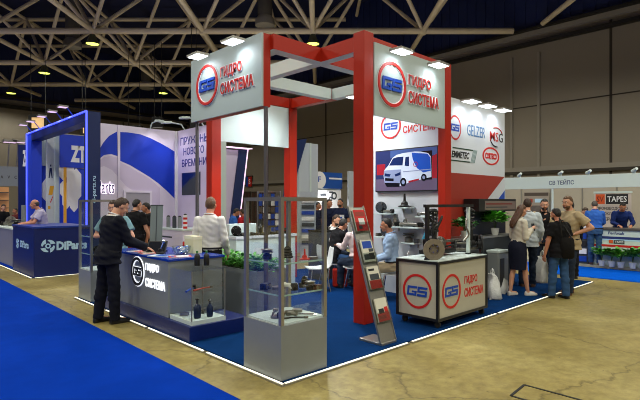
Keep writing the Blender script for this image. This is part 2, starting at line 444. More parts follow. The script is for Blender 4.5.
    # --- hair
    if style:
        h = MB(); seg, n = 28, 18
        rings = []
        for j in range(1, n):
            t = PI * j / n; row = []
            for i in range(seg):
                u = 2 * PI * i / seg; d = V((math.sin(t) * math.cos(u), math.sin(t) * math.sin(u), math.cos(t)))
                lim = .62
                for (ya, la_), (yb_, lb_) in zip(HLINE, HLINE[1:]):
                    if ya <= d.y <= yb_: lim = la_ + (lb_ - la_) * (d.y - ya) / (yb_ - ya)
                hi = 9 if style != 'bald' else .25
                k = 1.065 if lim < d.z < hi else .86
                if style == 'short' and d.z > .5: k += .045 * min(1, (d.z - .5) * 3) + .02 * rnd.random()
                elif k > 1: k += .015 * rnd.random()
                row.append(hd(.074 * k * d.x, -.012 + .094 * k * d.y, .018 + .096 * k * d.z))
            rings.append(row)
        h.loft(rings); h.build('hair', HAIRS[hair], root, smooth=True, local=True, angle=1.6)
        if style == 'long':
            h = MB(); rg = []
            for z, w, dpt, y in ((.07, .074, .055, -.045), (-.03, .090, .062, -.050), (-.12, .096, .058, -.070), (-.20, .098, .050, -.100), (-.28, .092, .040, -.125), (-.36, .07, .028, -.135), (-.41, .03, .014, -.135)):
                rg.append([hd(w * math.cos(2 * PI * i / 16) + .004 * math.sin(i * 5), y + dpt * math.sin(2 * PI * i / 16), z) for i in range(16)])
            h.loft(rg); h.build('long_hair', HAIRS[hair], root, smooth=True, local=True, angle=1.6)
    if beard:
        h = MB(); rg = []
        for j in range(1, 12):
            t = PI * j / 12; row = []
            for i in range(24):
                u = 2 * PI * i / 24; d = V((math.sin(t) * math.cos(u), math.sin(t) * math.sin(u), math.cos(t)))
                k = 1.09 if (d.z < -.05 and d.y > -.05 and not (abs(d.x) < .35 and -.42 < d.z < -.05)) else .8
                row.append(hd(.062 * k * d.x, .020 + .071 * k * d.y, -.042 + .076 * k * d.z))
            rg.append(row)
        h.loft(rg); h.build('beard', HAIRS[beard], root, smooth=True, local=True, angle=1.6)
    # --- clothes
    def upper(name, m, inf, z0, z1, sl, hollow=False, wr=.006, rr=0.0, flare=0.0):
        c = MB(); torso(c, z0, z1, inf, flare=flare)
        for s_ in 'RL':
            s0, el, w0, w_ = AR[s_]; th = .85 if female else 1.0
            if sl == 'short':
                mid = s0 + (el - s0) * .68; c.caps(s0, mid, .032 * H * th + inf, .031 * H * th + inf * 1.5, e1=False)
            else:
                end = w0 + w_ * .008 * H if sl == 'long' else el + (w0 - el) * .25
                c.caps(s0, el, .032 * H * th + inf, .026 * H * th + inf); c.caps(el, end, .027 * H * th + inf, .019 * H * th + inf * 1.1, e1=False)
        me = remesh(c, vox, 3, .5, wr, rnd.randint(0, 999))
        if hollow:
            bm = bmesh.new(); bm.from_mesh(me)
            kill = []
            for fa in bm.faces:
                q = fa.calc_center_median()
                zz = (q.z - base) / H
                if q.y > (rotx(V((0, 0, q.z)), la, hip).y - 0.0) and fa.normal.y > .1 and abs(q.x) < (hollow if zz < .70 else hollow * max(.3, (1 + (zz - .70) * 4))): kill.append(fa)
            bmesh.ops.delete(bm, geom=kill, context='FACES'); bm.to_mesh(me); bm.free()
        return link(name, me, m, root)
    if top:
        lo = .455 if untuck else .545
        if skirt: lo = .57
        upper('shirt', top, .004 if jacket else (.024 if untuck else .012), lo, .842, cuff, flare=.004 if untuck else 0)
        c = MB(); cm = collar or top
        p = [T(.043 * math.cos(t), -.010 + .043 * math.sin(t) + (.006 if math.sin(t) > 0 else 0), .845 - .010 * math.sin(t)) for t in [2 * PI * i / 20 for i in range(21)]]
        c.tube(p, .011 * (H / 1.76), 6); c.build('collar', cm, root, smooth=True, local=True)
    if jacket:
        m, open_ = jacket
        upper('jacket', m, .024, .462, .830, 'long', hollow=open_, wr=.008, flare=.006)
    if tie:
        c = MB(); c.loft([[T(x * w, .062, z) for x, w in ((-1, w_), (1, w_))] + [T(w_, .070, z), T(-w_, .070, z)] for z, w_ in ((.83, .008), (.80, .012), (.62, .020), (.60, .004))] if False else
               [[T(-w_, .074, z), T(w_, .074, z), T(w_, .080, z), T(-w_, .080, z)] for z, w_ in ((.60, .004), (.62, .020), (.80, .012), (.825, .010))])
        c.build('tie', tie, root, local=True)
    if bottom:
        c = MB(); torso(c, .475, .562, .010)
        for s_ in 'RL':
            h0, kn, an = LG[s_]; end = an + V((0, 0, -.018 * H)) if seat is None else an + (an - kn).normalized() * .005 * H
            c.caps(h0, kn, .046 * H + .012, .037 * H + .014); c.caps(kn, end, .037 * H + .014, .031 * H + .012, e1=False); c.caps(kn, kn + (an - kn) * .4 + V((0, -.008 * H, 0)), .036 * H + .012, .036 * H + .012)
        link('trousers', remesh(c, vox, 3, .5, .006, rnd.randint(0, 999)), bottom, root)
        c = MB(); rg = []
        for z in (.553, .568): rg.append([T((.0945 * fat + .013) * math.cos(2 * PI * i / 24), .0 + (.066 * fat + .013) * math.sin(2 * PI * i / 24), z) for i in range(24)])
        c.loft(rg); c.build('belt', M_black, root, smooth=True, local=True)
    if skirt:
        c = MB(); rg = []
        for z, w, dp, yo in ((.600, .080, .060, 0), (.565, .098, .072, -.004), (.525, .110, .082, -.008), (.45, .110, .082, -.004), (.36, .104, .078, 0), (.285, .098, .074, 0), (.286, .088, .064, 0), (.36, .09, .066, 0)):
            rg.append([T(w * math.cos(2 * PI * i / 24), yo + dp * math.sin(2 * PI * i / 24), z) if z > .5 else V((w * H * math.cos(2 * PI * i / 24), (yo + dp * math.sin(2 * PI * i / 24)) * H, z * H)) for i in range(24)])
        c.loft(rg); c.build('skirt', skirt, root, smooth=True, local=True, angle=1.2)
    if shoes:
        for s_, sx in (('R', 1), ('L', -1)):
            an = LG[s_][2]; g = MB(); an = V((an.x, an.y, 0 if seat is None else max(0, an.z - .045 * H)))
            k = H / 1.76 * (.9 if female else 1)
            rg = []
            for y, w, h_ in ((-.062, .022, .05), (-.05, .036, .075), (-.01, .040, .085), (.05, .042, .075), (.11, .048, .055), (.165, .044, .042), (.20, .030, .032), (.212, .012, .020)):
                rg.append([an + V((w * k * math.copysign(abs(math.cos(t)) ** .7, math.cos(t)) + y * .12 * sx, y * k, (.012 + h_ * k * max(0, math.sin(t))) if math.sin(t) > -.01 else .002)) for t in [2 * PI * i / 14 for i in range(14)]])
            g.loft(rg); g.build('shoe', shoes, root, smooth=True, local=True, angle=1.0)
    if cap:
        g = MB(); g.lathe([(.001, .125), (.05, .118), (.082, .085), (.095, .03), (.096, .02), (.09, .02)], (0, 0, 0), seg=20)
        for v in g.bm.verts: v.co = hd(v.co.x, v.co.y - .012, v.co.z)
        g.build('cap', cap, root, smooth=True, local=True)
    return root
# ---------------------------------------------------------------- the hall
def floor_mat():
    m = bpy.data.materials.new('worn_concrete'); m.use_nodes = True
    nt = m.node_tree; N = nt.nodes; L = nt.links; b = N['Principled BSDF']
    tc = N.new('ShaderNodeTexCoord')
    def noise(s, d=6, r=.6):
        n = N.new('ShaderNodeTexNoise'); n.inputs['Scale'].default_value = s; n.inputs['Detail'].default_value = d; n.inputs['Roughness'].default_value = r
        L.new(tc.outputs['Object'], n.inputs['Vector']); return n
    def ramp(src, *st):
        r = N.new('ShaderNodeValToRGB'); e = r.color_ramp.elements
        e[0].position, e[0].color = st[0][0], st[0][1]; e[1].position, e[1].color = st[-1][0], st[-1][1]
        for p, c in st[1:-1]:
            q = e.new(p); q.color = c
        L.new(src, r.inputs['Fac']); return r
    c = lambda *a: lin(a) + (1,)
    big = ramp(noise(.55, 8, .65).outputs['Fac'], (.30, c(132, 116, 58)), (.5, c(160, 144, 84)), (.72, c(182, 168, 108)))
    fine = ramp(noise(9, 8, .7).outputs['Fac'], (.32, c(150, 140, 112)), (.62, c(255, 255, 255)))
    mu = N.new('ShaderNodeMix'); mu.data_type = 'RGBA'; mu.blend_type = 'MULTIPLY'; mu.inputs['Factor'].default_value = .55
    L.new(big.outputs['Color'], mu.inputs['A']); L.new(fine.outputs['Color'], mu.inputs['B'])
    sp = ramp(noise(26, 3, .5).outputs['Fac'], (.26, c(60, 50, 34)), (.30, c(255, 255, 255)))
    m2 = N.new('ShaderNodeMix'); m2.data_type = 'RGBA'; m2.blend_type = 'MULTIPLY'; m2.inputs['Factor'].default_value = .8
    L.new(mu.outputs['Result'], m2.inputs['A']); L.new(sp.outputs['Color'], m2.inputs['B'])
    v = N.new('ShaderNodeTexVoronoi'); v.feature = 'DISTANCE_TO_EDGE'; v.inputs['Scale'].default_value = .42
    w = noise(1.4, 5); ad = N.new('ShaderNodeVectorMath'); ad.operation = 'MULTIPLY_ADD'; ad.inputs[1].default_value = (.5, .5, .5)
    L.new(w.outputs['Color'], ad.inputs[0]); L.new(tc.outputs['Object'], ad.inputs[2]); L.new(ad.outputs[0], v.inputs['Vector'])
    ck = ramp(v.outputs['Distance'], (.001, c(96, 82, 52)), (.006, c(255, 255, 255)))
    m3 = N.new('ShaderNodeMix'); m3.data_type = 'RGBA'; m3.blend_type = 'MULTIPLY'; m3.inputs['Factor'].default_value = .55
    L.new(m2.outputs['Result'], m3.inputs['A']); L.new(ck.outputs['Color'], m3.inputs['B'])
    L.new(m3.outputs['Result'], b.inputs['Base Color'])
    rr = ramp(noise(1.3, 6).outputs['Fac'], (.3, (.30,) * 3 + (1,)), (.7, (.50,) * 3 + (1,))); L.new(rr.outputs['Color'], b.inputs['Roughness'])
    return m
M_floor = floor_mat()
M_hall = mat('hall_wall_grey_panel', (138, 130, 120), .75, var=.05, scale=.6)
M_seam = mat('dark_panel_seam', (52, 46, 40), .8)
M_clad = mat('dark_blue_ribbed_cladding', (20, 34, 84), .6, var=.1)
M_ceil = mat('dark_roof_deck', (18, 26, 70), .8)
M_trim = mat('dark_steel_trim', (30, 28, 28), .6); M_ltrim = mat('light_steel_trim', (142, 136, 128), .55)
def carpet(name, rgb): return mat(name, rgb, .95, var=.16, scale=5, bump=.25, bscale=220, spec=.04)
M_carp = carpet('stand_blue_carpet', (7, 46, 94)); M_aisle = carpet('aisle_blue_carpet', (0, 50, 160)); M_aisle2 = carpet('booth_blue_carpet', (0, 84, 200))
XW, YW = 20.0, 38.0

def hall_box(name, m, x0, x1, y0, y1, z0, z1): return struct(MB().box(x0, x1, y0, y1, z0, z1).build(name, m))
hall_box('floor', M_floor, -26, XW, -20, YW, -.2, 0)
hall_box('ceiling', M_ceil, -26, XW, -20, YW, 14, 14.2)
hall_box('wall_right', M_hall, XW, XW + .2, -20, YW, 0, 9.5)
hall_box('wall_back', M_hall, -26, XW, YW, YW + .2, 0, 9.2)
hall_box('wall_left', M_hall, -26.2, -26, -20, YW, 0, 14)
hall_box('wall_front', M_hall, -26, XW, -20.2, -20, 0, 14)
b = MB()
for i in range(int(58 / .5)):
    y = -20 + i * .5; b.box(XW - .04, XW + .2, y, y + .25, 9.5, 14); b.box(XW, XW + .2, y + .25, y + .5, 9.5, 14)
struct(b.build('wall_upper_right', M_clad))
b = MB()
for i in range(int(46 / .5)):
    x = -26 + i * .5; b.box(x, x + .25, YW - .04, YW + .2, 9.2, 14); b.box(x + .25, x + .5, YW, YW + .2, 9.2, 14)
struct(b.build('wall_upper_back', M_clad))
k = 0
def trim(x0, x1, y0, y1, z0, z1, m):
    global k; k += 1; hall_box('trim_%d' % k, m, x0, x1, y0, y1, z0, z1)
for y in (2.93, 19.82, 26.07): trim(XW - .02, XW, y - .05, y + .05, 0, 9.3, M_seam)
for y in (5.87, 7.14): trim(XW - .09, XW, y - .06, y + .06, 0, 8.6, M_ltrim)
trim(XW - .02, XW, -20, YW, 6.14, 6.19, M_seam)
trim(XW - .10, XW, -20, YW, 3.15, 3.35, M_ltrim); trim(XW - .11, XW, -20, YW, 3.02, 3.15, M_seam)
trim(XW - .30, XW, -20, YW, 8.95, 9.10, M_trim); trim(XW - .12, XW, -20, YW, 9.4, 9.62, M_ltrim); trim(XW - .35, XW, -20, YW, 9.62, 9.72, M_trim)
trim(-26, XW - .35, YW - .30, YW, 8.55, 8.80, M_trim); trim(-26, XW - .35, YW - .3, YW, 9.3, 9.45, M_trim)
for x in (13.83, 4.5, 9.2, -5): trim(x - .04, x + .04, YW - .02, YW, 0, 8.5, M_seam)
trim(-26, XW - .35, YW - .02, YW, 6.0, 6.05, M_seam)

# space frame under the roof: a square grid turned 45 degrees to the walls
G0R, G0D, GS, ZB, ZT = -.33, 22.9, 5.15, 9.72, 13.15
frame_t = thing('space_frame', 'cream painted tubular space frame carrying the dark hall roof', 'roof truss', W(G0R, G0D) + (ZB,))
def node(i, j): return W(G0R + GS * i, G0D + GS * j)
def inside(p): return -25.5 < p[0] < XW - .5 and -19.5 < p[1] < YW - .5
def clip(p, q):
    """the part of the segment inside the hall"""
    t0, t1 = 0.0, 1.0
    for a, lo, hi in ((0, -25.5, XW - .45), (1, -19.5, YW - .45)):
        d = q[a] - p[a]
        if abs(d) < 1e-6:
            if not lo < p[a] < hi: return None
            continue
        u, v = sorted(((lo - p[a]) / d, (hi - p[a]) / d)); t0, t1 = max(t0, u), min(t1, v)
    if t1 - t0 < .02: return None
    f = lambda t: (p[0] + (q[0] - p[0]) * t, p[1] + (q[1] - p[1]) * t)
    return f(t0), f(t1)
I0, I1, J0, J1 = -6, 5, -1, 5
for off, z, r in ((0, ZB, .145), (.5, ZT, .12)):
    for j in range(J0, J1 + 1):
        c = clip(node(I0 + off, j + off), node(I1 + off, j + off))
        if c: MB().cone(c[0] + (z,), c[1] + (z,), r, seg=10).build('chord', M_truss, frame_t, smooth=True)
    for i in range(I0, I1 + 1):
        c = clip(node(i + off, J0 - 1 + off), node(i + off, J1 + off))
        if c: MB().cone(c[0] + (z,), c[1] + (z,), r * .8, seg=10).build('chord', M_truss, frame_t, smooth=True)
br = []
for i in range(I0, I1 + 1):
    for j in range(J0, J1 + 1):
        p = node(i, j)
        if not inside(p): continue
        for a in (-.5, .5):
            for c in (-.5, .5):
                q = node(i + a, j + c)
                if inside(q): br.append((G0D + GS * j + abs(G0R + GS * i) * .6, p, q))
br.sort(key=lambda t: t[0])
rest = MB()
for n_, (_, p, q) in enumerate(br):
    mb = rest if n_ >= 100 else MB()
    mb.cone(p + (ZB,), q + (ZT,), .095, seg=8)
    if n_ < 100: mb.build('brace', M_truss, frame_t, smooth=True)
o = rest.build('brace', M_truss, frame_t, smooth=True); o['kind'] = 'stuff'
for n_, (i, j) in enumerate([(a, c) for j_ in (0, 1, 2) for a, c in [(i_, j_) for i_ in range(-4, 3)]]):
    p = node(i, j)
    if inside(p): MB().ball(p + (ZB,), .21, 12).build('joint_ball', M_truss, frame_t, smooth=True)

HB = [((0, 0), 'over the red frame crossing'), ((-2, 0), 'above the purple wall booth'), ((-3, 1), 'above the blue lit portal'),
      ((-4, 2), 'smallest one, far above the blue counter'), ((-2, 2), 'far behind the white aisle sign')]
for (i, j), where in HB:
    p = node(i, j); t = thing('high_bay_lamp', 'yellow glowing bell lamp on the truss, ' + where, 'lamp', p + (ZB - .62,), 0, 'high bay lamps')
    o = V(p + (ZB - .62,)); o_ = (o.x, o.y, o.z)
    MB().lathe([(.08, .46), (.12, .45), (.15, .36), (.24, .16), (.31, .0), (.295, .0), (.23, .15), (.04, .32)], o_, seg=24).build('reflector', M_lamp, t, smooth=True)
    MB().lathe([(.001, -.02), (.16, -.01), (.28, .02), (.25, .06), (.001, .08)], o_, seg=24).build('lens', M_sodium, t, smooth=True)
    MB().cone(o + V((0, 0, .45)), o + V((0, 0, .49)), .07).build('stem', M_lamp, t, smooth=True)
for px, d, zb, lab in ((72.5, 30, 11.15, 'thick grey air duct hanging from the roof, with a perforated outlet above the blue portal'), (146.5, 38, 10.5, 'grey hanging air duct far above the purple printed wall'),
                       (265, 27, 11.4, 'grey hanging air duct just above the white sign end')):
    x, y = atd(px, d); t = thing('air_duct', lab, 'duct', (x, y, zb))
    MB().cone((x, y, zb + .35), (x, y, 14), .40, seg=20).build('pipe', M_duct, t, smooth=True)
    MB().lathe([(.40, .55), (.52, .38), (.54, .05), (.40, 0), (.001, 0)], (x, y, zb), seg=20).build('outlet', M_mesh, t, smooth=True)

# carpets laid in the aisles
tag(MB().box(-9.5, -.42, -12, 30, .0, .012).build('aisle_carpet', M_aisle, origin=(-.42, 0, 0)), 'bright blue carpet running along the aisle at the photo corner', 'carpet')
tag(MB().box(9.2, 11.1, -9, 6, 0, .012).build('aisle_carpet', M_aisle2, origin=(9.2, 0, 0)), 'bright blue carpet strip in front of the potted plant counter', 'carpet')
fl_ = MB(); 
for a, c in (((1.68, -1.44), (1.34, -1.47)), ((1.68, -1.44), (1.68, -2.3)), ((1.34, -1.47), (1.34, -2.3))): fl_.bar(a + (.002,), c + (.002,), .022, .006)
tag(fl_.build('floor_hatch', M_ink, origin=(1.5, -1.6, 0)), 'dark outline of a hatch cover set in the concrete floor', 'floor hatch')

# ---------------------------------------------------------------- the red framed stand
SX, SY = 8.54, 5.85
tag(MB().box(.10, SX, .12, SY, 0, .018).build('stand_carpet', M_carp, origin=(.1, .12, 0)), 'dark blue carpet under the red framed stand', 'carpet')
def led_strip(label, segs):
    t = thing('led_strip', label, 'light strip', segs[0][0] + (0,))
    for p, q in segs:
        MB().bar(p + (.010,), q + (.010,), .042, .018).build('rail', M_alu, t); 
        d = (V(q) - V(p)).normalized() * .02; n = V((d.y, -d.x)).normalized() * .0
        MB().bar((p[0] + d.x, p[1] + d.y, .021), (q[0] - d.x, q[1] - d.y, .021), .020, .008).build('diffuser', M_strip, t)
led_strip('white glowing floor strip along the stand edge below the grey counter', [((.05, .06), (.05, 1.42)), ((.05, 1.46), (.05, 2.9)), ((.05, 2.94), (.05, 4.4)), ((.05, 4.44), (.05, 5.84))])
led_strip('white glowing floor strip along the stand edge below the wheeled display cart', [((.06, .08), (1.98, .08)), ((2.04, .08), (4.2, .08)), ((4.24, .08), (6.4, .08)), ((6.44, .08), (8.5, .08))])

# frame
fr_t = thing('timber_portal', 'tall red timber portal frame with white inner beams standing on the blue carpet', 'frame', (2.25, 1.0, 0))
ZF, ZU = 4.0, 3.79
def part(mb, name, m, t, **k): return mb.build(name, m, t, **k)
part(MB().box(2.24, 2.44, 1.0, 1.2, .018, 4.04), 'column', M_red, fr_t, bevel=.006)
part(MB().box(4.27, 4.45, 1.0, 1.14, .018, 4.0), 'column', M_red, fr_t, bevel=.006)
part(MB().box(4.22, 4.43, 4.9, 5.1, .018, ZF), 'column', M_red, fr_t, bevel=.006)
part(MB().box(2.24, 2.45, 4.9, 5.1, .018, ZF), 'column', M_red, fr_t, bevel=.006)
RW = [M_red, M_white]
part(MB().box(1.37, 4.24, 1.88, 2.06, ZU, ZF, faces={'-z': 1, '+y': 1}), 'beam', RW, fr_t)
part(MB().box(2.27, 2.43, 1.2, 1.88, ZU, ZF, faces={'-z': 1}), 'beam', RW, fr_t)
part(MB().box(2.27, 2.43, 2.06, 3.62, ZU, ZF, faces={'-z': 1, '-x': 1}), 'beam', RW, fr_t)
part(MB().box(2.27, 2.43, 3.80, 4.9, ZU, ZF, faces={'-z': 1}), 'beam', RW, fr_t)
part(MB().box(1.37, 4.24, 3.62, 3.80, ZU, ZF, m=1, faces={'+y': 0}), 'beam', RW, fr_t)
part(MB().box(4.26, 4.42, 1.2, 3.62, ZU, ZF, m=0, faces={'-z': 1, '-x': 1}), 'beam', RW, fr_t)
part(MB().box(4.26, 4.42, 3.62, 4.9, ZU, ZF), 'beam', M_red, fr_t)
part(MB().box(2.44, 4.24, 1.03, 1.19, ZU, ZF, m=0, faces={'-z': 1}), 'beam', RW, fr_t)
part(MB().box(2.45, 4.22, 4.92, 5.08, ZU, ZF), 'beam', M_red, fr_t)
part(MB().box(1.37, 1.56, 2.06, 3.62, ZU, ZF, m=1), 'beam', RW, fr_t)

def brand_sign(label, fr, w, h, box, L):
    """a white board with the ring logo and two lines of red words"""
    t = thing('logo_sign', label, 'sign', fr.o)
    box(t)
    cx, cy, r, rows = L
    gs_logo(fr, cx, cy, r, t, M_logo_r, M_logo_b, M_inkw, d=.02)
    for s, x0, x1, y0, y1 in rows:
        text(s, fr, x0 - .012, y0 - .012, x1 - x0 + .024, y1 - y0 + .024, M_inkw, t, depth=.012, bold=.045)
        text(s, fr, x0, y0, x1 - x0, y1 - y0, M_logo_r, t, depth=.006, t0=.0125, bold=.018)
    return t
def left_box(t):
    MB().box(1.22, 1.25, 1.95, 3.86, 3.0, 4.0).build('board', M_sign, t)
    MB().box(1.25, 1.37, 1.95, 3.86, 3.0, 4.0).build('frame', M_red, t)
brand_sign('white sign with ring logo facing the aisle, over the grey counter', FX(1.22, 3.86, 3.0), 1.96, 1.0, left_box, (.51, .525, .315, (('ГИДРО', .905, 1.46, .535, .715), ('СИСТЕМА', .905, 1.74, .305, .475))))
def right_box(t):
    MB().box(2.445, 4.235, .99, 1.02, 2.9, 3.92).build('board', M_sign, t)
brand_sign('white sign with ring logo between two red columns, above the screen', FY(.99, 2.43, 2.9), 1.8, 1.0, right_box, (.40, .49, .325, (('ГИДРО', .79, 1.38, .53, .71), ('СИСТЕМА', .79, 1.60, .285, .465))))
t = thing('blank_sign', 'plain white panel between the two rear red columns', 'sign', (2.46, 4.9, 2.9))
MB().box(2.46, 4.21, 4.93, 4.97, 2.9, 3.78).build('board', M_white, t)
for x in (2.5, 3.35, 4.17): MB().box(x - .02, x + .02, 4.97, 5.0, 2.95, 3.75).build('batten', M_alu, t)

for y, lab in ((1.96, 'grey steel pole holding up the sign end behind the glass showcase'), (3.80, 'grey steel pole holding up the sign end above the white shirted man')):
    t = thing('support_pole', lab, 'pole', (1.30, y, .018))
    MB().cone((1.30, y, .03), (1.30, y, 3.0), .03, seg=16).build('tube', M_pole, t, smooth=True)
    MB().lathe([(.09, 0), (.09, .008), (.035, .014), (.032, .05)], (1.30, y, .018)).build('foot_plate', M_pole, t, smooth=True)

def led_flood(c, base, n, label, w=.30, dp=.20, aim=None, power=14, group='led flood lamps of the stand'):
    """a flat square lamp on an arm; n points from the wall towards the lamp"""
    c = V(c); base = V(base); n = V(n); s = n.cross(V((0, 0, 1)))
    t = thing('flood_lamp', label, 'lamp', base, 0, group)
    MB().bar(base, c + V((0, 0, .03)) - n * dp * .3, .02).build('arm', M_alu, t)
    v = MB(); p = lambda a, b_, z: c + s * a + n * b_ + V((0, 0, z))
    v.loft([[p(-w / 2, -dp / 2, z), p(w / 2, -dp / 2, z), p(w / 2, dp / 2, z), p(-w / 2, dp / 2, z)] for z in (0, .035)]); v.build('housing', M_alu, t)
    v = MB(); w2, d2 = w / 2 - .015, dp / 2 - .015
    v.loft([[p(-w2, -d2, z), p(w2, -d2, z), p(w2, d2, z), p(-w2, d2, z)] for z in (-.006, .001)]); v.build('diffuser', M_led, t)
    l = spot('lamp_light', c + V((0, 0, -.03)), c - n * .32 + V((0, 0, -.75)), power, 2.4, .8, (.93, .98, 1.0))
    return t
led_flood((1.03, 3.31, 3.92), (1.22, 3.31, 4.0), (-1, 0, 0), 'flat white led lamp over the aisle sign, above its ring logo', .31, .21, power=13)
led_flood((1.03, 2.36, 3.92), (1.22, 2.36, 4.0), (-1, 0, 0), 'flat white led lamp over the aisle sign, above its lettering', .31, .21, power=13)
led_flood((2.86, .83, 3.83), (2.86, 1.0, 3.90), (0, -1, 0), 'flat white led lamp over the screen side sign, above its ring logo', .31, .21, power=13)
led_flood((3.80, .83, 3.82), (3.80, 1.0, 3.90), (0, -1, 0), 'flat white led lamp over the screen side sign, above its lettering', .31, .21, power=13)

# the corner wall: one leaf with the screen, one with the partner logos
t = thing('exhibition_wall', 'white wall leaf with shelves of car parts under the screen', 'wall panel', (4.5, 1.2, 0))
MB().box(4.46, 4.54, 1.2, 3.16, .018, 3.5).build('panel', M_wall, t)
f = FX(4.46, 3.16, 0)
gs_logo(f, .88, 3.11, .235, t, M_logo_r, M_logo_b, None, d=.006)
text('СИСТЕМА', f, 1.16, 2.945, .76, .135, M_logo_r, t, bold=.022); text('ГИДРО', f, 1.10, 3.18, .56, .15, M_logo_r, t, bold=.02)
tv = thing('wall_screen', 'wide wall screen showing a white van, mounted above the parts shelves', 'tv', (4.46, 1.99, 1.88))
MB().box(4.40, 4.455, 1.22, 2.60, 1.885, 2.665).build('bezel', M_black, tv, bevel=.004)
def scr(n, rgb, e=.22): return mat(n, rgb, .25, var=0, emit=e)
pf = FX(4.40, 2.58, 1.905); sm = [scr('scr_sky', (62, 84, 138)), scr('scr_build', (40, 48, 92)), scr('scr_ground', (96, 84, 110)), scr('scr_van', (196, 206, 226)), scr('scr_glass', (22, 40, 88)),
      scr('scr_dark', (14, 16, 26), .2), scr('scr_red', (150, 34, 48)), scr('scr_blue', (30, 78, 178)), scr('scr_vanshade', (132, 142, 176))]
p = MB()
p.rect(pf, 0, 1.34, 0, .74, 0, .002, 0); p.rect(pf, 0, .34, .2, .74, .002, .003, 1); p.rect(pf, .30, 1.34, .24, .60, .002, .0028, 1); p.rect(pf, 0, 1.34, 0, .22, .002, .0032, 2)
p.rect(pf, .02, .22, .30, .50, .003, .004, 6); p.rect(pf, 1.02, 1.24, .18, .68, .003, .0036, 5); p.poly(pf, [(1.24, .2), (1.34, .2), (1.34, .62), (1.24, .58)], .003, .004, 6)
X = lambda L_: [((px - 376.3) / 60.2 * 1.34, (191 - py) / (38.5 + (px - 376.3) * .075) * .74) for px, py in L_]
def S_(L_, z, m): p.poly(pf, X(L_), .003, z, m)
S_([(385.5, 182.5), (384.2, 174), (385, 170.5), (389.5, 166), (394, 158.5), (398, 155.5), (405, 153.8), (416, 152.5), (422, 152.8), (428.5, 154.5), (431, 158), (431.5, 178), (420, 181), (408, 184), (400, 187), (388, 186.5)], .004, 3)
S_([(385, 176), (385.2, 171), (389.5, 167.2), (402.5, 168), (403, 178), (401, 186.5), (388, 186.5), (385.5, 182.5)], .0044, 8)
S_([(385.2, 170.8), (389.8, 166.2), (403.5, 166), (402.5, 170), (390, 170.5)], .0048, 3)
S_([(390.2, 166), (394.4, 159), (398.5, 157.8), (405, 157.3), (404, 166)], .0052, 4)
S_([(406.2, 166.4), (407, 158), (410.5, 157.4), (410.5, 167)], .0052, 4)
S_([(413, 153.6), (428, 155), (430.6, 159), (431, 172), (424, 173.5), (418, 169), (414, 160)], .0050, 7)
S_([(385.4, 176.5), (386, 173.6), (392, 174.6), (391, 177)], .0052, 4); S_([(396, 175), (402, 172.5), (402, 175.5), (397, 177)], .0052, 4)
S_([(386, 178.2), (395, 178.8), (395, 181.5), (386.2, 181)], .0054, 5); S_([(385.6, 183), (401.5, 183.4), (401, 187.2), (388, 187)], .0054, 5)
S_([(410, 181.5), (420, 179.4), (420, 181), (410, 183.5)], .0054, 6); S_([(404.5, 172), (431, 170), (431, 170.8), (404.5, 172.9)], .0054, 8)
for cx_, cy_, r__ in ((404.8, 182.6, 4.3), (424.5, 178.4, 3.6)):
    for rr_, z_, m_ in ((r__, .0062, 5), (r__ * .5, .0068, 8)): p.poly(pf, X([(cx_ + rr_ * .72 * math.cos(2 * PI * i / 18), cy_ - rr_ * math.sin(2 * PI * i / 18)) for i in range(18)]), .003, z_, m_)
p.ring(pf, .90, .46, .045, .034, .0055, .0066, 20, 6)
p.build('picture', sm, tv)

t = thing('exhibition_wall', 'white wall leaf printed with five partner logos over a red band', 'wall panel', (5.9, 1.45, 0))
class FrS(Fr):
    def __init__(s, o, u, k): Fr.__init__(s, o, u); s.k = k
    def p(s, a, b, c=0): return s.o + s.u * (a * s.k) + s.v * (b * s.k) + s.n * c
lw = MB(); lw.box(4.56, 7.33, 1.45, 1.53, .018, 3.63, m=0)
f = FrS((5.026, 1.45, -.131), (1, 0, 0), 1.0778); M_band = mat('red_print', (150, 44, 30), .5)
lw.poly(f, [(-.42, .14), (-.42, 2.2), (2.12, 2.2), (-.42, .56)], 0, .003, 1)
lw.poly(f, [(-.42, .14), (-.42, .27), (2.135, 1.93), (2.135, .14)], 0, .003, 2)
lw.build('panel', [M_wall, M_band, M_logo_b], t)
gs_logo(f, .28, 2.985, .215, t, M_logo_r, M_logo_b, None, d=.004, sx=.9)
text('GELZER', f, .68, 2.89, .66, .20, mat('logo_steel_blue', (64, 112, 164), .5), t, bold=.0)
text('MS', f, 1.53, 2.87, .34, .18, M_logo_r, t, bold=.005); text('G', f, 1.885, 2.87, .17, .18, M_ink, t, bold=.005)
a = MB(); 
a.tube([f.p(1.79 + .26 * math.cos(x), 2.97 + .17 * math.sin(x), .004) for x in [.5 + i * .14 for i in range(12)]], .011, 6, 0)
a.tube([f.p(1.79 + .26 * math.cos(x), 2.94 + .17 * math.sin(x), .004) for x in [3.5 + i * .12 for i in range(12)]], .011, 6, 1)
a.build('logo_arc', [M_logo_r, M_ink], t)
M_emg = mat('logo_dark_green', (20, 56, 40), .5); M_emgr = mat('logo_stripe_grey', (120, 140, 140), .5)
text('EMMETEC', f, .16, 2.465, .60, .12, M_ink, t, shear=.3, bold=.03)
a = MB(); a.poly(f, [(.19, 2.625), (.88, 2.625), (.89, 2.645), (.20, 2.645)], 0, .004, 0); a.poly(f, [(.08, 2.405), (.78, 2.405), (.79, 2.425), (.09, 2.425)], 0, .004, 0)
for i in range(4): a.poly(f, [(.80 + i * .04, 2.405), (.825 + i * .04, 2.405), (.925 + i * .04, 2.645), (.90 + i * .04, 2.645)], 0, .004, 1)
a.build('logo_stripes', [M_emg, M_emgr], t)
a = MB(); a.ring(f, 1.57, 2.575, .17, .142, 0, .004, 48, sx=1.95); a.build('logo_oval', M_logo_r, t); text('CORTECO', f, 1.34, 2.515, .46, .12, M_logo_r, t, bold=.05)
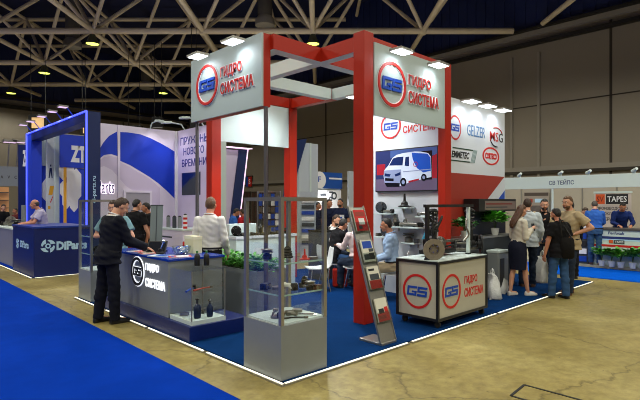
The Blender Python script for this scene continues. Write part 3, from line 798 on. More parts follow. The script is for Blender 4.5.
for x, lab in ((5.52, 'white led lamp over the ring logo on the partner logo wall'), (6.14, 'white led lamp, middle one over the partner logo wall'), (6.78, 'white led lamp near the free end of the partner logo wall')):
    led_flood((x, 1.22, 3.56), (x, 1.45, 3.61), (0, -1, 0), lab, .36, .24, power=15)
led_flood((4.20, 2.92, 3.72), (4.46, 2.92, 3.5), (-1, 0, 0), 'white led lamp seen through the red frame above the screen wall', .34, .22, power=34)
led_flood((4.20, 1.90, 3.72), (4.46, 1.90, 3.5), (-1, 0, 0), 'white led lamp tucked behind the screen side sign', .34, .22, power=34)
# ---------------------------------------------------------------- small car parts
def tb(v, o): return [tuple(V(p) + V(o)) for p in v]
def brake_disc(t, c, axis, r=.14, name='brake_disc', m=None):
    return MB().lathe([(.03, -.05), (r * .52, -.05), (r * .56, -.012), (r, -.012), (r, .012), (r * .5, .012), (r * .46, -.03), (.03, -.03)], c, axis, 36).build(name, m or M_iron, t, smooth=True)
def spring(t, c0, c1, r, turns, w, m, name='spring'):
    c0 = V(c0); c1 = V(c1); d = c1 - c0; up = V((0, 1, 0)) if abs(d.normalized().y) < .9 else V((1, 0, 0)); a = d.cross(up).normalized(); b_ = d.normalized().cross(a)
    n = int(turns * 14); return MB().tube([c0 + d * (i / n) + (a * math.cos(2 * PI * turns * i / n) + b_ * math.sin(2 * PI * turns * i / n)) * r for i in range(n + 1)], w, 6).build(name, m, t, smooth=True)
PARTS_LABEL = {}
def car_part(kind, loc, label, s=1.0, rz=0.0, group=None, dark=None, cat=None):
    x, y, z = loc; m = dark or M_dark
    names = {'pump': 'pump', 'joint': 'ball_joint', 'rack': 'steering_rack', 'arm': 'control_arm', 'ring': 'bearing', 'shock': 'shock_absorber', 'caliper': 'brake_caliper', 'tool': 'hand_tool', 'hub': 'wheel_hub', 'disc': 'brake_disc', 'boot': 'rubber_boot'}
    t = thing(names[kind], label, cat or names[kind].replace('_', ' '), loc, rz, group)
    def go(mb, n, mm, sm=True): 
        for v in mb.bm.verts: v.co = v.co * s
        return mb.build(n, mm, t, smooth=sm, local=True)
    if kind == 'pump':
        go(MB().lathe([(.035, 0), (.055, 0), (.055, .06), (.03, .065), (.03, .09), (.001, .09)], (0, 0, 0)), 'housing', m)
        go(MB().lathe([(.075, 0), (.078, .012), (.05, .02), (.075, .03), (.078, .04), (.03, .045)], (0, 0, .085)), 'pulley', M_iron)
        go(MB().cone((.04, 0, .04), (.11, 0, .055), .018, .014), 'port', M_iron)
    elif kind == 'joint':
        go(MB().ball((0, 0, .035), (.04, .04, .035), 14).cone((0, 0, .05), (0, 0, .15), .016, .011), 'stud', m)
        go(MB().lathe([(.075, 0), (.075, .012), (.045, .02), (.03, .05)], (0, 0, 0)), 'flange', m)
    elif kind == 'rack':
        go(MB().cone((-.42, 0, .05), (.42, 0, .05), .014), 'tie_rod', M_iron)
        go(MB().cone((-.2, 0, .05), (.2, 0, .05), .032), 'housing', m)
        go(MB().lathe([(.02, 0)] + [(.026 + .014 * (i % 2), .01 + i * .011) for i in range(11)] + [(.016, .13)], (.2, 0, .05), (1, 0, 0)).lathe([(.02, 0)] + [(.026 + .014 * (i % 2), .01 + i * .011) for i in range(11)] + [(.016, .13)], (-.2, 0, .05), (-1, 0, 0)), 'bellows', M_rubber)
        go(MB().cone((.08, 0, .05), (.10, -.05, .14), .026, .02), 'pinion', m)
        go(MB().box(-.22, -.17, -.03, .03, 0, .05).box(.15, .2, -.03, .03, 0, .05), 'bracket', m, False)
    elif kind == 'arm':
        go(MB().tube([(-.16, 0, .03), (-.05, .03, .05), (.05, .07, .04), (.12, .02, .03)], [.03, .022, .022, .03], 10).tube([(.0, .05, .045), (.02, -.04, .035), (.04, -.10, .03)], [.024, .02, .026], 10), 'casting', m)
        go(MB().lathe([(.02, -.03), (.042, -.03), (.042, .03), (.02, .03)], (-.16, 0, .045), (0, 1, 0)), 'bushing', M_rubber)
    elif kind == 'ring':
        go(MB().lathe([(.035, 0), (.06, 0), (.06, .03), (.035, .03)], (0, 0, 0)), 'race', M_iron)
        go(MB().lathe([(.02, .004), (.034, .004), (.034, .026), (.02, .026)], (0, 0, 0)), 'seal', m)
    elif kind == 'shock':
        go(MB().lathe([(.001, 0), (.035, 0), (.04, .02), (.04, .12), (.032, .13), (.024, .15), (.012, .155), (.012, .20), (.001, .2)], (0, 0, 0)), 'tube', m)
        go(MB().lathe([(.02, 0), (.022, .01), (.008, .02)], (0, 0, .2)), 'cap', M_black)
    elif kind == 'caliper':
        go(MB().box(-.07, .07, -.04, .04, 0, .075).box(-.1, .1, -.02, .02, .012, .04), 'body', m, False)
        go(MB().cone((-.03, -.045, .04), (-.03, .045, .04), .03).cone((.035, -.045, .04), (.035, .045, .04), .03), 'piston', M_iron)
    elif kind == 'tool':
        go(MB().tube([(-.15, 0, .012), (0, .01, .016), (.12, 0, .012)], [.012, .009, .008], 8), 'handle', m)
        go(MB().lathe([(.01, 0), (.026, 0), (.026, .022), (.01, .022)], (.14, 0, .002)), 'jaw', M_iron)
    elif kind == 'hub':
        go(MB().lathe([(.02, 0), (.09, 0), (.09, .014), (.045, .02), (.045, .06), (.02, .06)], (0, 0, .09), (0, -1, 0)), 'flange', m)
        b_ = MB()
        for i in range(5): a = 2 * PI * i / 5; b_.cone((.07 * math.cos(a), -.01, .09 + .07 * math.sin(a)), (.07 * math.cos(a), -.05, .09 + .07 * math.sin(a)), .008, seg=8)
        go(b_, 'bolt', M_iron)
        go(MB().box(-.03, .03, 0, .06, 0, .07), 'knuckle', m, False)
    elif kind == 'disc':
        go(MB().lathe([(.03, -.05), (.075, -.05), (.08, -.012), (.14, -.012), (.14, .012), (.07, .012), (.065, -.03), (.03, -.03)], (0, 0, .14), (1, 0, 0), 30), 'rotor', m)
    elif kind == 'boot':
        go(MB().lathe([(.015, 0)] + [(.05 - i * .003 + .008 * (i % 2), .004 + i * .012) for i in range(9)] + [(.012, .115)], (0, 0, 0)), 'bellows', m)
        go(MB().cone((0, 0, .11), (0, 0, .16), .012), 'stem', M_iron)
    return t

# ---------------------------------------------------------------- glass showcases
M_edge = mat('green_glass_edge', (150, 182, 170), .3)
def showcase(label, x0, y0, w, dp, rot=False):
    t = thing('glass_showcase', label, 'showcase', (x0 + w / 2, y0 + dp / 2, .018))
    z0 = .53; x1, y1 = x0 + w, y0 + dp
    MB().box(x0, x1, y0, y1, .018, z0).build('cabinet', M_grey, t, bevel=.004)
    MB().box(x0 + .02, x1 - .02, y0 + .02, y1 - .02, z0, z0 + .014).build('tray', M_white, t)
    for x in (x0 + .02, x1 - .02):
        for y in (y0 + .02, y1 - .02): MB().box(x - .02, x + .02, y - .02, y + .02, z0, 1.70).build('post', M_alu, t, bevel=.003)
    b_ = MB()
    for a in ((x0, x1, y0, y0 + .03), (x0, x1, y1 - .03, y1), (x0, x0 + .03, y0 + .03, y1 - .03), (x1 - .03, x1, y0 + .03, y1 - .03)): b_.box(*a, 1.70, 1.735)
    b_.build('top_frame', M_alu, t)
    MB().box(x0 + .01, x1 - .01, y0 + .01, y1 - .01, 1.736, 1.744).build('glass_top', M_glass, t)
    for z in (.80, 1.10):
        MB().box(x0 + .03, x1 - .03, y0 + .034, y1 - .034, z, z + .008, m=0).box(x0 + .03, x1 - .03, y0 + .026, y0 + .034, z - .004, z + .010, m=1).box(x0 + .024, x0 + .03, y0 + .03, y1 - .03, z - .004, z + .010, m=1).build('glass_shelf', [M_glass, M_edge], t)
    for a in ((x0 + .04, x1 - .04, y0 + .016, y0 + .021), (x0 + .04, x1 - .04, y1 - .021, y1 - .016)): MB().box(*a, z0 + .014, 1.70).build('glass_pane', M_glass, t)
    for a in ((x0 + .016, x0 + .021, y0 + .04, y1 - .04), (x1 - .021, x1 - .016, y0 + .04, y1 - .04)): MB().box(*a, z0 + .014, 1.70).build('glass_pane', M_glass, t)
    return t
showcase('glass tower showcase on a silver base at the very stand corner', .08, .14, .60, .60)
showcase('glass tower showcase on a silver base beside the man in the dark suit', .10, 5.20, .60, .60)
G = 'car parts in the corner glass showcase'
for k_, (kind, x, y, z, s, rz, lab, dk) in enumerate([
    ('pump', .26, .58, 1.108, .8, .5, 'dark pulley pump on the upper shelf of the corner showcase', None), ('boot', .46, .50, 1.108, 1.1, 0, 'black bellows boot on the upper shelf of the corner showcase', M_rubber),
    ('joint', .52, .30, 1.108, .7, 0, 'red capped ball joint on the upper shelf of the corner showcase', M_logo_r), ('ring', .60, .26, 1.108, .8, 0, 'yellow ring on the upper shelf of the corner showcase', M_yellow),
    ('caliper', .22, .56, .808, .8, .4, 'black caliper near the back of the lower shelf, corner showcase', None), ('ring', .30, .46, .808, 1.0, 0, 'pale bearing ring on the lower shelf of the corner showcase', M_paper),
    ('arm', .42, .42, .808, .9, 1.2, 'bent control arm across the lower shelf of the corner showcase', M_paper), ('hub', .56, .36, .808, .7, .4, 'dark wheel hub on the lower shelf of the corner showcase', None),
    ('pump', .52, .22, .808, .7, 2, 'small dark pump by the front post on the lower shelf', None), ('caliper', .60, .20, .808, .6, 0, 'brown caliper beside the front post on the lower shelf', mat('rust', (92, 52, 38), .7)),
    ('tool', .30, .52, .545, 1.1, .8, 'dark wrench lying at the back of the white tray', None), ('arm', .36, .36, .545, .8, .2, 'light grey control arm on the white tray', M_iron),
    ('tool', .48, .30, .545, 1.0, 2.3, 'chrome wrench lying across the white tray', M_chrome), ('ring', .56, .46, .545, .9, 0, 'bearing ring at the far corner of the white tray', None), ('tool', .34, .24, .545, .8, -.5, 'short dark tool at the front of the white tray', None),
    ('ring', .22, .40, .545, .8, 0, 'bearing ring by the side pane of the white tray', None)]):
    car_part(kind, (x, y, z), lab, s, rz, G, dk)
for kind, x, y, z, s, lab in (('pump', .32, 5.45, 1.108, .8, 'small pump on the upper shelf of the showcase by the suited man'), ('joint', .50, 5.5, 1.108, .8, 'ball joint on the upper shelf of the showcase by the suited man'), ('hub', .30, 5.5, .808, .7, 'wheel hub on the lower shelf of the showcase by the suited man')):
    car_part(kind, (x, y, z), lab, s, 0, 'car parts in the showcase by the suited man')

# ---------------------------------------------------------------- the long grey counter
t = thing('reception_counter', 'grey counter with glowing white ring logo and blue printed top', 'counter', (.45, 3.5, .018))
MB().box(.10, .95, 1.88, 4.55, .018, .20).build('plinth', M_navy, t, bevel=.004)
MB().box(.14, .95, 2.50, 4.40, .20, .925).build('body', M_grey, t, bevel=.004)
M_top = mat('blue_printed_top', (10, 54, 158), .25, var=.25, scale=3)
MB().box(.13, .98, 2.48, 4.42, .925, .955).build('worktop', M_top, t, bevel=.003)
f = FX(.14, 4.40, 0)
def cty(px): return 4.40 - onx(px, .14)[0]
c0 = cty(138); r_ = .20
a = MB(); a.ring(f, c0, .71, r_ + .014, r_ - .05, 0, .010, 48, 0); a.ring(f, c0, .71, r_ + .002, r_ - .036, .010, .02, 48, 1); gs_letters(a, f, c0, .71, r_ * 1.25 + .012, r_ * .62 + .012, 0, .01, 0); gs_letters(a, f, c0, .71, r_ * 1.25, r_ * .62, .01, .02, 1)
a.build('lit_logo', [M_letter, M_ink], t)
for s, y, x1 in (('ГИДРО', .735, .40), ('СИСТЕМА', .53, .58)):
    text(s, f, c0 + r_ + .055, y, x1, .12, M_letter, t, depth=.012, bold=.012)
# glass display at its end
t = thing('display_case', 'low glass case on the blue plinth at the counter end', 'showcase', (.4, 2.2, .20))
MB().box(.15, .63, 1.92, 2.47, .20, .25).build('tray', M_white, t)
for a_ in ((.15, .156, 1.92, 2.47), (.625, .63, 1.92, 2.47), (.156, .625, 1.92, 1.926)): MB().box(*a_, .25, .85).build('glass_pane', M_glass, t)
MB().box(.15, .63, 1.92, 2.47, .85, .858).build('glass_top', M_glass, t)
MB().box(.16, .62, 1.93, 2.46, .565, .573).build('glass_shelf', M_glass, t)
for x, y in ((.157, 1.928), (.62, 1.928), (.62, 2.465)): MB().box(x - .006, x + .006, y - .006, y + .006, .25, .85).build('corner_rail', M_alu, t)
G = 'car parts in the low glass case'
M_bl = mat('dark_blue_metal', (16, 30, 64), .4, metal=.4)
car_part('shock', (.30, 2.05, .25), 'dark blue bullet shaped part nearer the counter logo', 1.15, 0, G, M_bl); car_part('shock', (.46, 2.02, .25), 'dark bullet shaped part further along the glass case', 1.0, 0, G, M_bl)
car_part('caliper', (.52, 2.25, .25), 'flat grey caliper at the rear of the glass case floor', .8, .4, G, M_iron); car_part('ring', (.26, 2.3, .25), 'bearing ring on the floor of the low glass case', 1, 0, G)
car_part('tool', (.30, 2.2, .574), 'blue handled tool on the shelf of the low glass case', 1.1, .7, G, M_logo_b); car_part('tool', (.44, 2.15, .574), 'red brown tool on the shelf of the low glass case', 1.1, .3, G, M_band); car_part('caliper', (.40, 2.3, .574), 'small dark caliper on the shelf of the low glass case', .6, .9, G)
for x, y, lab in ((.47, 2.35, 'black bottle on the glass case top, nearer the blue counter top'), (.58, 2.30, 'black bottle on the glass case top, nearer the white shirted man')):
    b_ = thing('bottle', lab, 'bottle', (x, y, .858), 0, 'black bottles on the glass case')
    MB().lathe([(.001, 0), (.034, 0), (.036, .01), (.036, .13), (.024, .155), (.012, .165)], (x, y, .858)).build('body', M_black, b_, smooth=True)
    MB().lathe([(.012, 0), (.014, .002), (.014, .03), (.001, .032)], (x, y, 1.023)).build('cap', mat('green_cap', (60, 130, 60), .5), b_, smooth=True)
# on the counter
ZC = .955
def ctop(px, X): return onx(px, X)[0]
x, y = .50, 3.62
t = thing('display_screen', 'tall thin grey standing screen tilted on the counter top', 'screen', (x, y, ZC))
rf = Fr((x, y, ZC), (.80, -.60, 0), (.10, .14, 1))
MB().rect(rf, -.09, .09, .08, .70, 0, .012).build('panel', mat('grey_screen_back', (112, 124, 126), .5), t)
MB().rect(rf, -.006, .006, .08, .70, .012, .016).build('spine', M_slate, t)
b_ = MB(); b_.rect(rf, -.093, .093, .69, .705, -.002, .016); b_.build('edge', M_slate, t)
MB().box(x - .16, x + .14, y - .10, y + .10, ZC, ZC + .02).build('base', M_black, t); MB().bar((x, y, ZC + .02), (x, y + .02, ZC + .14), .05, .03).build('neck', M_black, t)
t = thing('tablet', 'black tablet propped beside the tall grey screen on the counter', 'tablet', (.40, 3.40, ZC))
rf = Fr((.40, 3.40, ZC), (.75, -.66, 0), (.4, .45, .75)); MB().rect(rf, -.14, .14, 0, .2, 0, .012).build('case', M_black, t, bevel=.003); MB().rect(rf, -.125, .125, .015, .185, .012, .0135).build('glass', mat('tablet_glass', (28, 30, 36), .15), t)
MB().bar((.46, 3.46, ZC + .008), (.46, 3.46, ZC + .10), .02).build('stand', M_black, t)
def flyer(x, y, rz, z, label, ms, w=.21, h=.297):
    t = thing('magazine', label, 'magazine', (x, y, z), rz, 'magazines on the grey counter')
    MB().box(-w / 2, w / 2, -h / 2, h / 2, 0, .006).build('pages', M_paper, t, local=True)
    b_ = MB(); b_.box(-w / 2, w / 2, -h / 2, h / 2, .006, .008, m=0); b_.box(-w / 2 + .02, w / 2 - .02, -h / 2 + .03, h * .18, .008, .009, m=1); b_.box(-w / 2 + .02, w * .2, h * .26, h * .4, .008, .009, m=2); b_.build('cover', ms, t, local=True)
flyer(.30, 3.75, .3, ZC, 'white and red magazine on the counter near the suited man', [M_paper, M_logo_r, M_ink]); flyer(.28, 3.42, -.2, ZC, 'red magazine in front of the black tablet on the counter', [M_logo_r, M_paper, M_ink])
flyer(.40, 2.68, 1.2, ZC, 'red and white magazine at the counter corner above the glass case', [M_logo_r, M_inkw, M_logo_b]); flyer(.26, 2.95, .6, ZC, 'pale blue brochure on the counter above the glowing letters', [M_letter_b, M_logo_b, M_inkw])
x, y = .55, 2.92
t = thing('candy_bowl', 'clear glass bowl of blue sweets on the counter', 'bowl', (x, y, ZC))
MB().lathe([(.001, .0), (.07, .0), (.12, .05), (.135, .12), (.125, .12), (.11, .055), (.065, .012), (.001, .012)], (x, y, ZC), seg=28).build('bowl', M_acryl, t, smooth=True)
b_ = MB(); rr = random.Random(3)
for i in range(34):
    a_ = rr.uniform(0, 6.28); q = rr.uniform(0, .085); b_.ball((x + q * math.cos(a_), y + q * math.sin(a_), ZC + .02 + rr.uniform(0, .075) + q * .3), (.02, .014, .012), 6, i % 3)
o = b_.build('sweets', [M_logo_b, M_inkw, M_letter_b], t, smooth=True); o['kind'] = 'stuff'
x, y = .80, 3.05
t = thing('paper_carton', 'cream cardboard box standing on the counter behind the sweets bowl', 'box', (x, y, ZC)); MB().box(x - .07, x + .07, y - .14, y + .12, ZC, ZC + .24).build('body', mat('cream_card', (222, 220, 178), .7), t, bevel=.003)
MB().box(x - .072, x + .072, y - .142, y + .122, ZC + .20, ZC + .245).build('lid', mat('cream_card_lid', (230, 228, 196), .7), t)
x, y = .38, 3.22
t = thing('ball_joint', 'black and chrome joint on the counter between tablet and sweets bowl', 'car part', (x, y, ZC))
MB().lathe([(.06, 0), (.06, .015), (.03, .03), (.03, .07), (.001, .075)], (x, y, ZC)).build('socket', M_black, t, smooth=True); MB().cone((x, y, ZC + .06), (x + .02, y - .05, ZC + .17), .012, .010).build('stud', M_chrome, t, smooth=True); MB().ball((x + .022, y - .055, ZC + .18), .028).build('ball', M_chrome, t, smooth=True)
t = thing('drink_can', 'red drink can standing behind the tall grey screen', 'can', (.86, 3.40, ZC)); MB().lathe([(.001, 0), (.028, 0), (.033, .008), (.033, .125), (.026, .14), (.001, .14)], (.86, 3.40, ZC)).build('body', M_logo_r, t, smooth=True); MB().lathe([(.026, 0), (.027, .004), (.001, .004)], (.86, 3.40, ZC + .139)).build('lid', M_alu, t, smooth=True)

# ---------------------------------------------------------------- planter with shrubs
def leafy(t, c, r, h, n, size, m, seed, name='foliage', up=.5):
    rr = random.Random(seed); b_ = MB(); c = V(c)
    for i in range(n):
        a_ = rr.uniform(0, 6.283); q = math.sqrt(rr.random()); z = rr.random()
        p = c + V((r[0] * q * math.cos(a_), r[1] * q * math.sin(a_), h * z * (1 - .35 * q)))
        d = V((math.cos(a_) * (.4 + q), math.sin(a_) * (.4 + q), rr.uniform(-.1, 1) * up + .2)).normalized(); s = d.cross(V((0, 0, 1))).normalized(); L_ = size * rr.uniform(.7, 1.3); w = L_ * rr.uniform(.26, .36); nn = s.cross(d)
        pts = [p, p + d * L_ * .35 + s * w + nn * .1 * L_, p + d * L_ * .75 + s * w * .75 + nn * .06 * L_, p + d * L_ - nn * .12 * L_, p + d * L_ * .75 - s * w * .75 + nn * .06 * L_, p + d * L_ * .35 - s * w + nn * .1 * L_]
        mid = [p + d * L_ * .35, p + d * L_ * .75]
        v = b_.vv(pts + mid); b_.face([v[0], v[1], v[6]]); b_.face([v[0], v[6], v[5]]); b_.face([v[1], v[2], v[7], v[6]]); b_.face([v[6], v[7], v[4], v[5]]); b_.face([v[2], v[3], v[7]]); b_.face([v[7], v[3], v[4]])
    o = b_.build(name, m, t, smooth=True, angle=2); return o
t = thing('planter', 'long silver trough planter on the carpet behind the white shirted man', 'planter', (1.65, 2.85, .018))
PX0, PX1, PY0, PY1, PZ = 1.36, 1.95, 2.25, 3.75, .70
b_ = MB(); b_.box(PX0, PX1, PY0, PY0 + .03, .018, PZ); b_.box(PX0, PX1, PY1 - .03, PY1, .018, PZ); b_.box(PX0, PX0 + .03, PY0 + .03, PY1 - .03, .018, PZ); b_.box(PX1 - .03, PX1, PY0 + .03, PY1 - .03, .018, PZ); b_.box(PX0 + .03, PX1 - .03, PY0 + .03, PY1 - .03, .018, .06); b_.build('trough', M_grey, t)
MB().box(PX0 + .03, PX1 - .03, PY0 + .03, PY1 - .03, .5, PZ - .04).build('soil', M_soil, t)
for i in range(7):
    y = PY0 + .12 + i * .21
    p = thing('shrub', 'leafy green shrub, %s from the showcase end of the silver trough' % ('first second third fourth fifth sixth seventh'.split()[i]), 'plant', (1.65, y, PZ - .04), 0, 'shrubs in the silver trough')
    leafy(p, (1.65, y, PZ - .03), (.25, .15), .24, 120, .085, M_leaf if i % 2 else M_leaf2, i)
    b_ = MB()
    for a_ in range(5): b_.cone((1.65, y, PZ - .05), (1.65 + .14 * math.cos(a_ * 1.3), y + .09 * math.sin(a_ * 1.3), PZ + .14), .007, .004, 6)
    b_.build('stems', mat('stem_green', (70, 92, 40), .7), p)

# ---------------------------------------------------------------- brochure stand
LB = (1.64, .20)
t = thing('brochure_stand', 'leaning silver brochure stand with four pockets before the red column', 'brochure stand', (1.78, .38, .018))
MB().box(1.64, 1.91, .20, .56, .018, .045).build('base', M_alu, t, bevel=.003)
lean = V((0, .52, 1.60)).normalized(); rf = Fr((1.64, .22, .045), (1, 0, 0), lean)
b_ = MB(); b_.rect(rf, 0, .27, 0, 1.66, -.008, 0); b_.build('back_panel', M_alu, t)
MB().rect(rf, -.012, .0, 0, 1.68, -.014, .012).rect(rf, .27, .282, 0, 1.68, -.014, .012).build('side_rail', M_alu, t)
PK = [1.34, .95, .62, .23]
for z in PK:
    b_ = MB(); b_.rect(rf, .01, .26, z - .02, z + .005, 0, .045); b_.rect(rf, .01, .26, z + .005, z + .12, .040, .044); b_.build('pocket', M_acryl, t)
G = 'brochures in the leaning silver stand'
def brochure(z, label, ms, pat):
    t = thing('brochure', label, 'brochure', rf.p(.135, z, .012), 0, G)
    MB().rect(rf, .03, .24, z + .008, z + .28, .012, .028).build('pages', M_paper, t)
    b_ = MB(); b_.rect(rf, .03, .24, z + .008, z + .28, .028, .030, 0)
    for i, (x0, x1, y0, y1) in enumerate(pat): b_.rect(rf, .03 + .21 * x0, .03 + .21 * x1, z + .008 + .27 * y0, z + .008 + .27 * y1, .030, .031 + .0004 * i, 1 + i % 3)
    b_.build('cover', ms, t)
brochure(PK[0], 'red brochure in the topmost pocket of the leaning stand', [M_logo_r, M_inkw, M_band, M_slate], [(.3, .8, .3, .6), (.1, .9, .7, .9), (.2, .5, .1, .25)])
brochure(PK[1], 'grey newspaper page in the second pocket of the leaning stand', [M_paper, M_slate, M_logo_b, M_ink], [(.05, .5, .1, .35), (.1, .9, .62, .95), (.5, .95, .1, .4), (.55, .95, .45, .6)])
brochure(PK[2], 'brochure with a red lower half in the third pocket of the leaning stand', [M_paper, M_logo_r, M_slate, M_ink], [(0, 1, 0, .38), (.1, .9, .4, .66), (.1, .6, .8, .9), (.1, .4, .06, .2)])
brochure(PK[3], 'cream brochure with red and black bottom in the lowest pocket', [M_paper, M_logo_r, M_ink, M_band], [(0, 1, 0, .36), (.15, .6, .34, .55), (.1, .7, .1, .25), (.65, .95, .3, .6)])

# ---------------------------------------------------------------- display cart with the axle
CA0 = (2.76, .17)
t = thing('display_cart', 'black edged white cart on castors with two red ring logos', 'cart', (3.43, .52, .018), 0)
cx0, cx1, cy0, cy1, cz0, cz1 = 2.76, 4.10, .17, .86, .11, .90
MB().box(cx0 + .02, cx1 - .02, cy0 + .02, cy1 - .02, cz0 + .02, cz1 - .03).build('body', mat('cream_board', (178, 174, 158), .55), t)
b_ = MB(); q = .035
for x in (cx0, cx1 - q):
    for y in (cy0, cy1 - q): b_.box(x, x + q, y, y + q, cz0, cz1)
for z in (cz0, cz1 - q):
    for y in (cy0, cy1 - q): b_.box(cx0 + q, cx1 - q, y, y + q, z, z + q)
    for x in (cx0, cx1 - q): b_.box(x, x + q, cy0 + q, cy1 - q, z, z + q)
b_.build('edge_frame', M_black, t)
MB().box(cx0 + .01, cx1 - .01, cy0 + .01, cy1 - .01, cz1, cz1 + .012).build('worktop', M_white, t)
for x in (cx0 + .08, cx1 - .08):
    for y in (cy0 + .08, cy1 - .08):
        w_ = MB().lathe([(.015, -.016), (.042, -.016), (.042, .016), (.015, .016)], (x, y - .02, .061), (1, 0, 0), 20).build('castor', M_rubber, t, smooth=True)
        MB().box(x - .024, x + .024, y - .03, y + .03, .095, .112).build('castor_fork', M_iron, w_)
f = FX(cx0 + .02, cy1, 0); gs_logo(f, .345, .475, .235, t, M_logo_r, M_logo_b, None, d=.006)
f = FY(cy0 + .02, cx0, 0); gs_logo(f, .36, .475, .235, t, M_logo_r, M_logo_b, None, d=.006)
text('ГИДРО', f, .70, .515, .36, .13, M_logo_r, t, bold=.02); text('СИСТЕМА', f, .70, .345, .54, .13, M_logo_r, t, bold=.02)
# axle rig
M_rustd = mat('worn_disc_iron', (134, 124, 108), .5, metal=.3, var=.25, scale=20)
T0 = cz1 + .012
t = thing('axle_rig', 'car front axle with discs, struts and hoses under a black gantry on the cart', 'axle', (3.43, .52, T0))
for x, y, m in ((2.82, .38, M_black), (3.90, .38, M_white)): MB().box(x - .022, x + .022, y - .022, y + .022, T0, 1.62).build('post', m, t)
b_ = MB(); b_.box(2.76, 4.02, .358, .402, 1.62, 1.66); b_.box(2.79, 2.85, .35, .41, T0, T0 + .02); b_.box(3.87, 3.93, .35, .41, T0, T0 + .02); b_.build('gantry', M_black, t)
for x, sx, ax in ((2.86, -1, (-1, -1.1, 0)), (4.14, 1, (.75, -1.0, 0))):
    yb = .30
    d_ = brake_disc(t, (x, yb, T0 + .14), ax, .145, m=M_rustd if sx < 0 else M_dark)
    h_ = MB().lathe([(.001, -.08), (.03, -.08), (.03, -.05), (.06, -.05), (.06, -.035), (.001, -.035)], (x, yb, T0 + .155), tuple(-V(ax)) if False else ax, 20); 
    h_.build('hub', M_dark, d_, smooth=True)
    b_ = MB(); A = V(ax).normalized(); s1 = A.cross(V((0, 0, 1))).normalized()
    for i in range(5):
        a_ = 2 * PI * i / 5; c_ = V((x, yb, T0 + .155)) + A * -.03 + (s1 * math.cos(a_) + V((0, 0, 1)) * math.sin(a_)) * .05; b_.cone(c_, c_ + A * .055, .008, seg=8)
    b_.build('wheel_bolt', M_chrome, d_, smooth=True)
    MB().box(x - .05, x + .05, yb + .06, yb + .15, T0 + .12, T0 + .28).build('caliper', M_dark, t, bevel=.012)
    xs = x + (.17 if sx < 0 else -.11)
    st = MB().lathe([(.001, 0), (.03, 0), (.034, .02), (.034, .34), (.02, .36), (.012, .37), (.012, .52), (.001, .52)], (xs, .40, T0 + .14), (0, .05, 1), 16).build('strut', M_black, t, smooth=True)
    spring(st, (xs, .41, T0 + .36), (xs, .425, T0 + .64), .062, 5, .009, M_black)
    MB().lathe([(.07, 0), (.075, .012), (.05, .04), (.03, .05)], (xs, .425, T0 + .64), (0, .05, 1)).build('top_mount', M_rubber, st, smooth=True)
    MB().tube([(x + .02 * -sx, yb + .05, T0 + .08), (x - sx * .18, .46, T0 + .06), (x - sx * .34, .60, T0 + .06)], [.026, .022, .03], 10).build('control_arm', M_iron, t, smooth=True)
    ds = MB().cone((x - sx * .06, .36, T0 + .155), (x - sx * .32, .52, T0 + .16), .016).build('drive_shaft', M_iron, t, smooth=True)
    MB().lathe([(.02, 0)] + [(.05 - .0025 * i + .008 * (i % 2), .01 + i * .012) for i in range(9)] + [(.018, .13)], (x - sx * .08, .37, T0 + .155), V((-sx * .8, .5, .02)), 16).build('boot', M_rubber, ds, smooth=True)
MB().box(3.10, 3.74, .48, .72, T0 + .03, T0 + .10).build('subframe', M_dark, t, bevel=.02)
MB().lathe([(.05, 0), (.11, .02), (.12, .1), (.10, .2), (.05, .24), (.04, .3), (.001, .3)], (3.26, .58, T0 + .17), (1, .0, .05), 18).build('gearbox', M_iron, t, smooth=True)
MB().cone((3.0, .52, T0 + .21), (3.84, .52, T0 + .21), .022).build('steering_rack', M_iron, t, smooth=True)
MB().lathe([(.001, 0), (.06, 0), (.06, .10), (.03, .12), (.001, .12)], (3.16, .56, T0 + .30), (.2, 0, 1), 18).build('pump', M_dark, t, smooth=True)
MB().tube([(3.30, .55, T0 + .24), (3.34, .56, T0 + .42), (3.26, .58, T0 + .55), (3.38, .6, T0 + .66)], .012, 8).build('steering_column', M_iron, t, smooth=True)
hs = [[(2.88, .34, T0 + .22), (2.96, .30, T0 + .45), (3.10, .33, T0 + .58), (3.22, .42, T0 + .52), (3.20, .52, T0 + .32)], [(2.92, .42, T0 + .5), (3.0, .46, T0 + .62), (3.18, .50, T0 + .66), (3.30, .54, T0 + .56), (3.28, .56, T0 + .36)],
      [(2.84, .40, T0 + .62), (2.92, .36, T0 + .50), (2.90, .34, T0 + .36), (2.98, .36, T0 + .28), (3.1, .5, T0 + .26)], [(3.92, .40, T0 + .6), (3.84, .38, T0 + .42), (3.88, .36, T0 + .3), (3.80, .40, T0 + .2)], [(3.4, .55, T0 + .1), (3.5, .42, T0 + .16), (3.62, .42, T0 + .12), (3.72, .5, T0 + .2)]]
for i, h_ in enumerate(hs):
    P = [V(p) for p in h_]; sm = []
    for a_ in range(len(P) - 1):
        p0, p1, p2, p3 = P[max(a_ - 1, 0)], P[a_], P[a_ + 1], P[min(a_ + 2, len(P) - 1)]
        for k_ in range(6):
            u = k_ / 6; sm.append(.5 * ((2 * p1) + (p2 - p0) * u + (2 * p0 - 5 * p1 + 4 * p2 - p3) * u * u + (3 * p1 - p0 - 3 * p2 + p3) * u ** 3))
    sm.append(P[-1]); MB().tube(sm, .014, 8).build('hose', [M_rubber, M_iron, M_rubber, M_iron, M_rubber][i], t, smooth=True)
MB().tube([(2.9, .5, T0 + .26), (2.94, .46, T0 + .40), (2.93, .46, T0 + .46)], .02, 8).build('reservoir', mat('cyan_plastic', (60, 160, 200), .4), t, smooth=True)

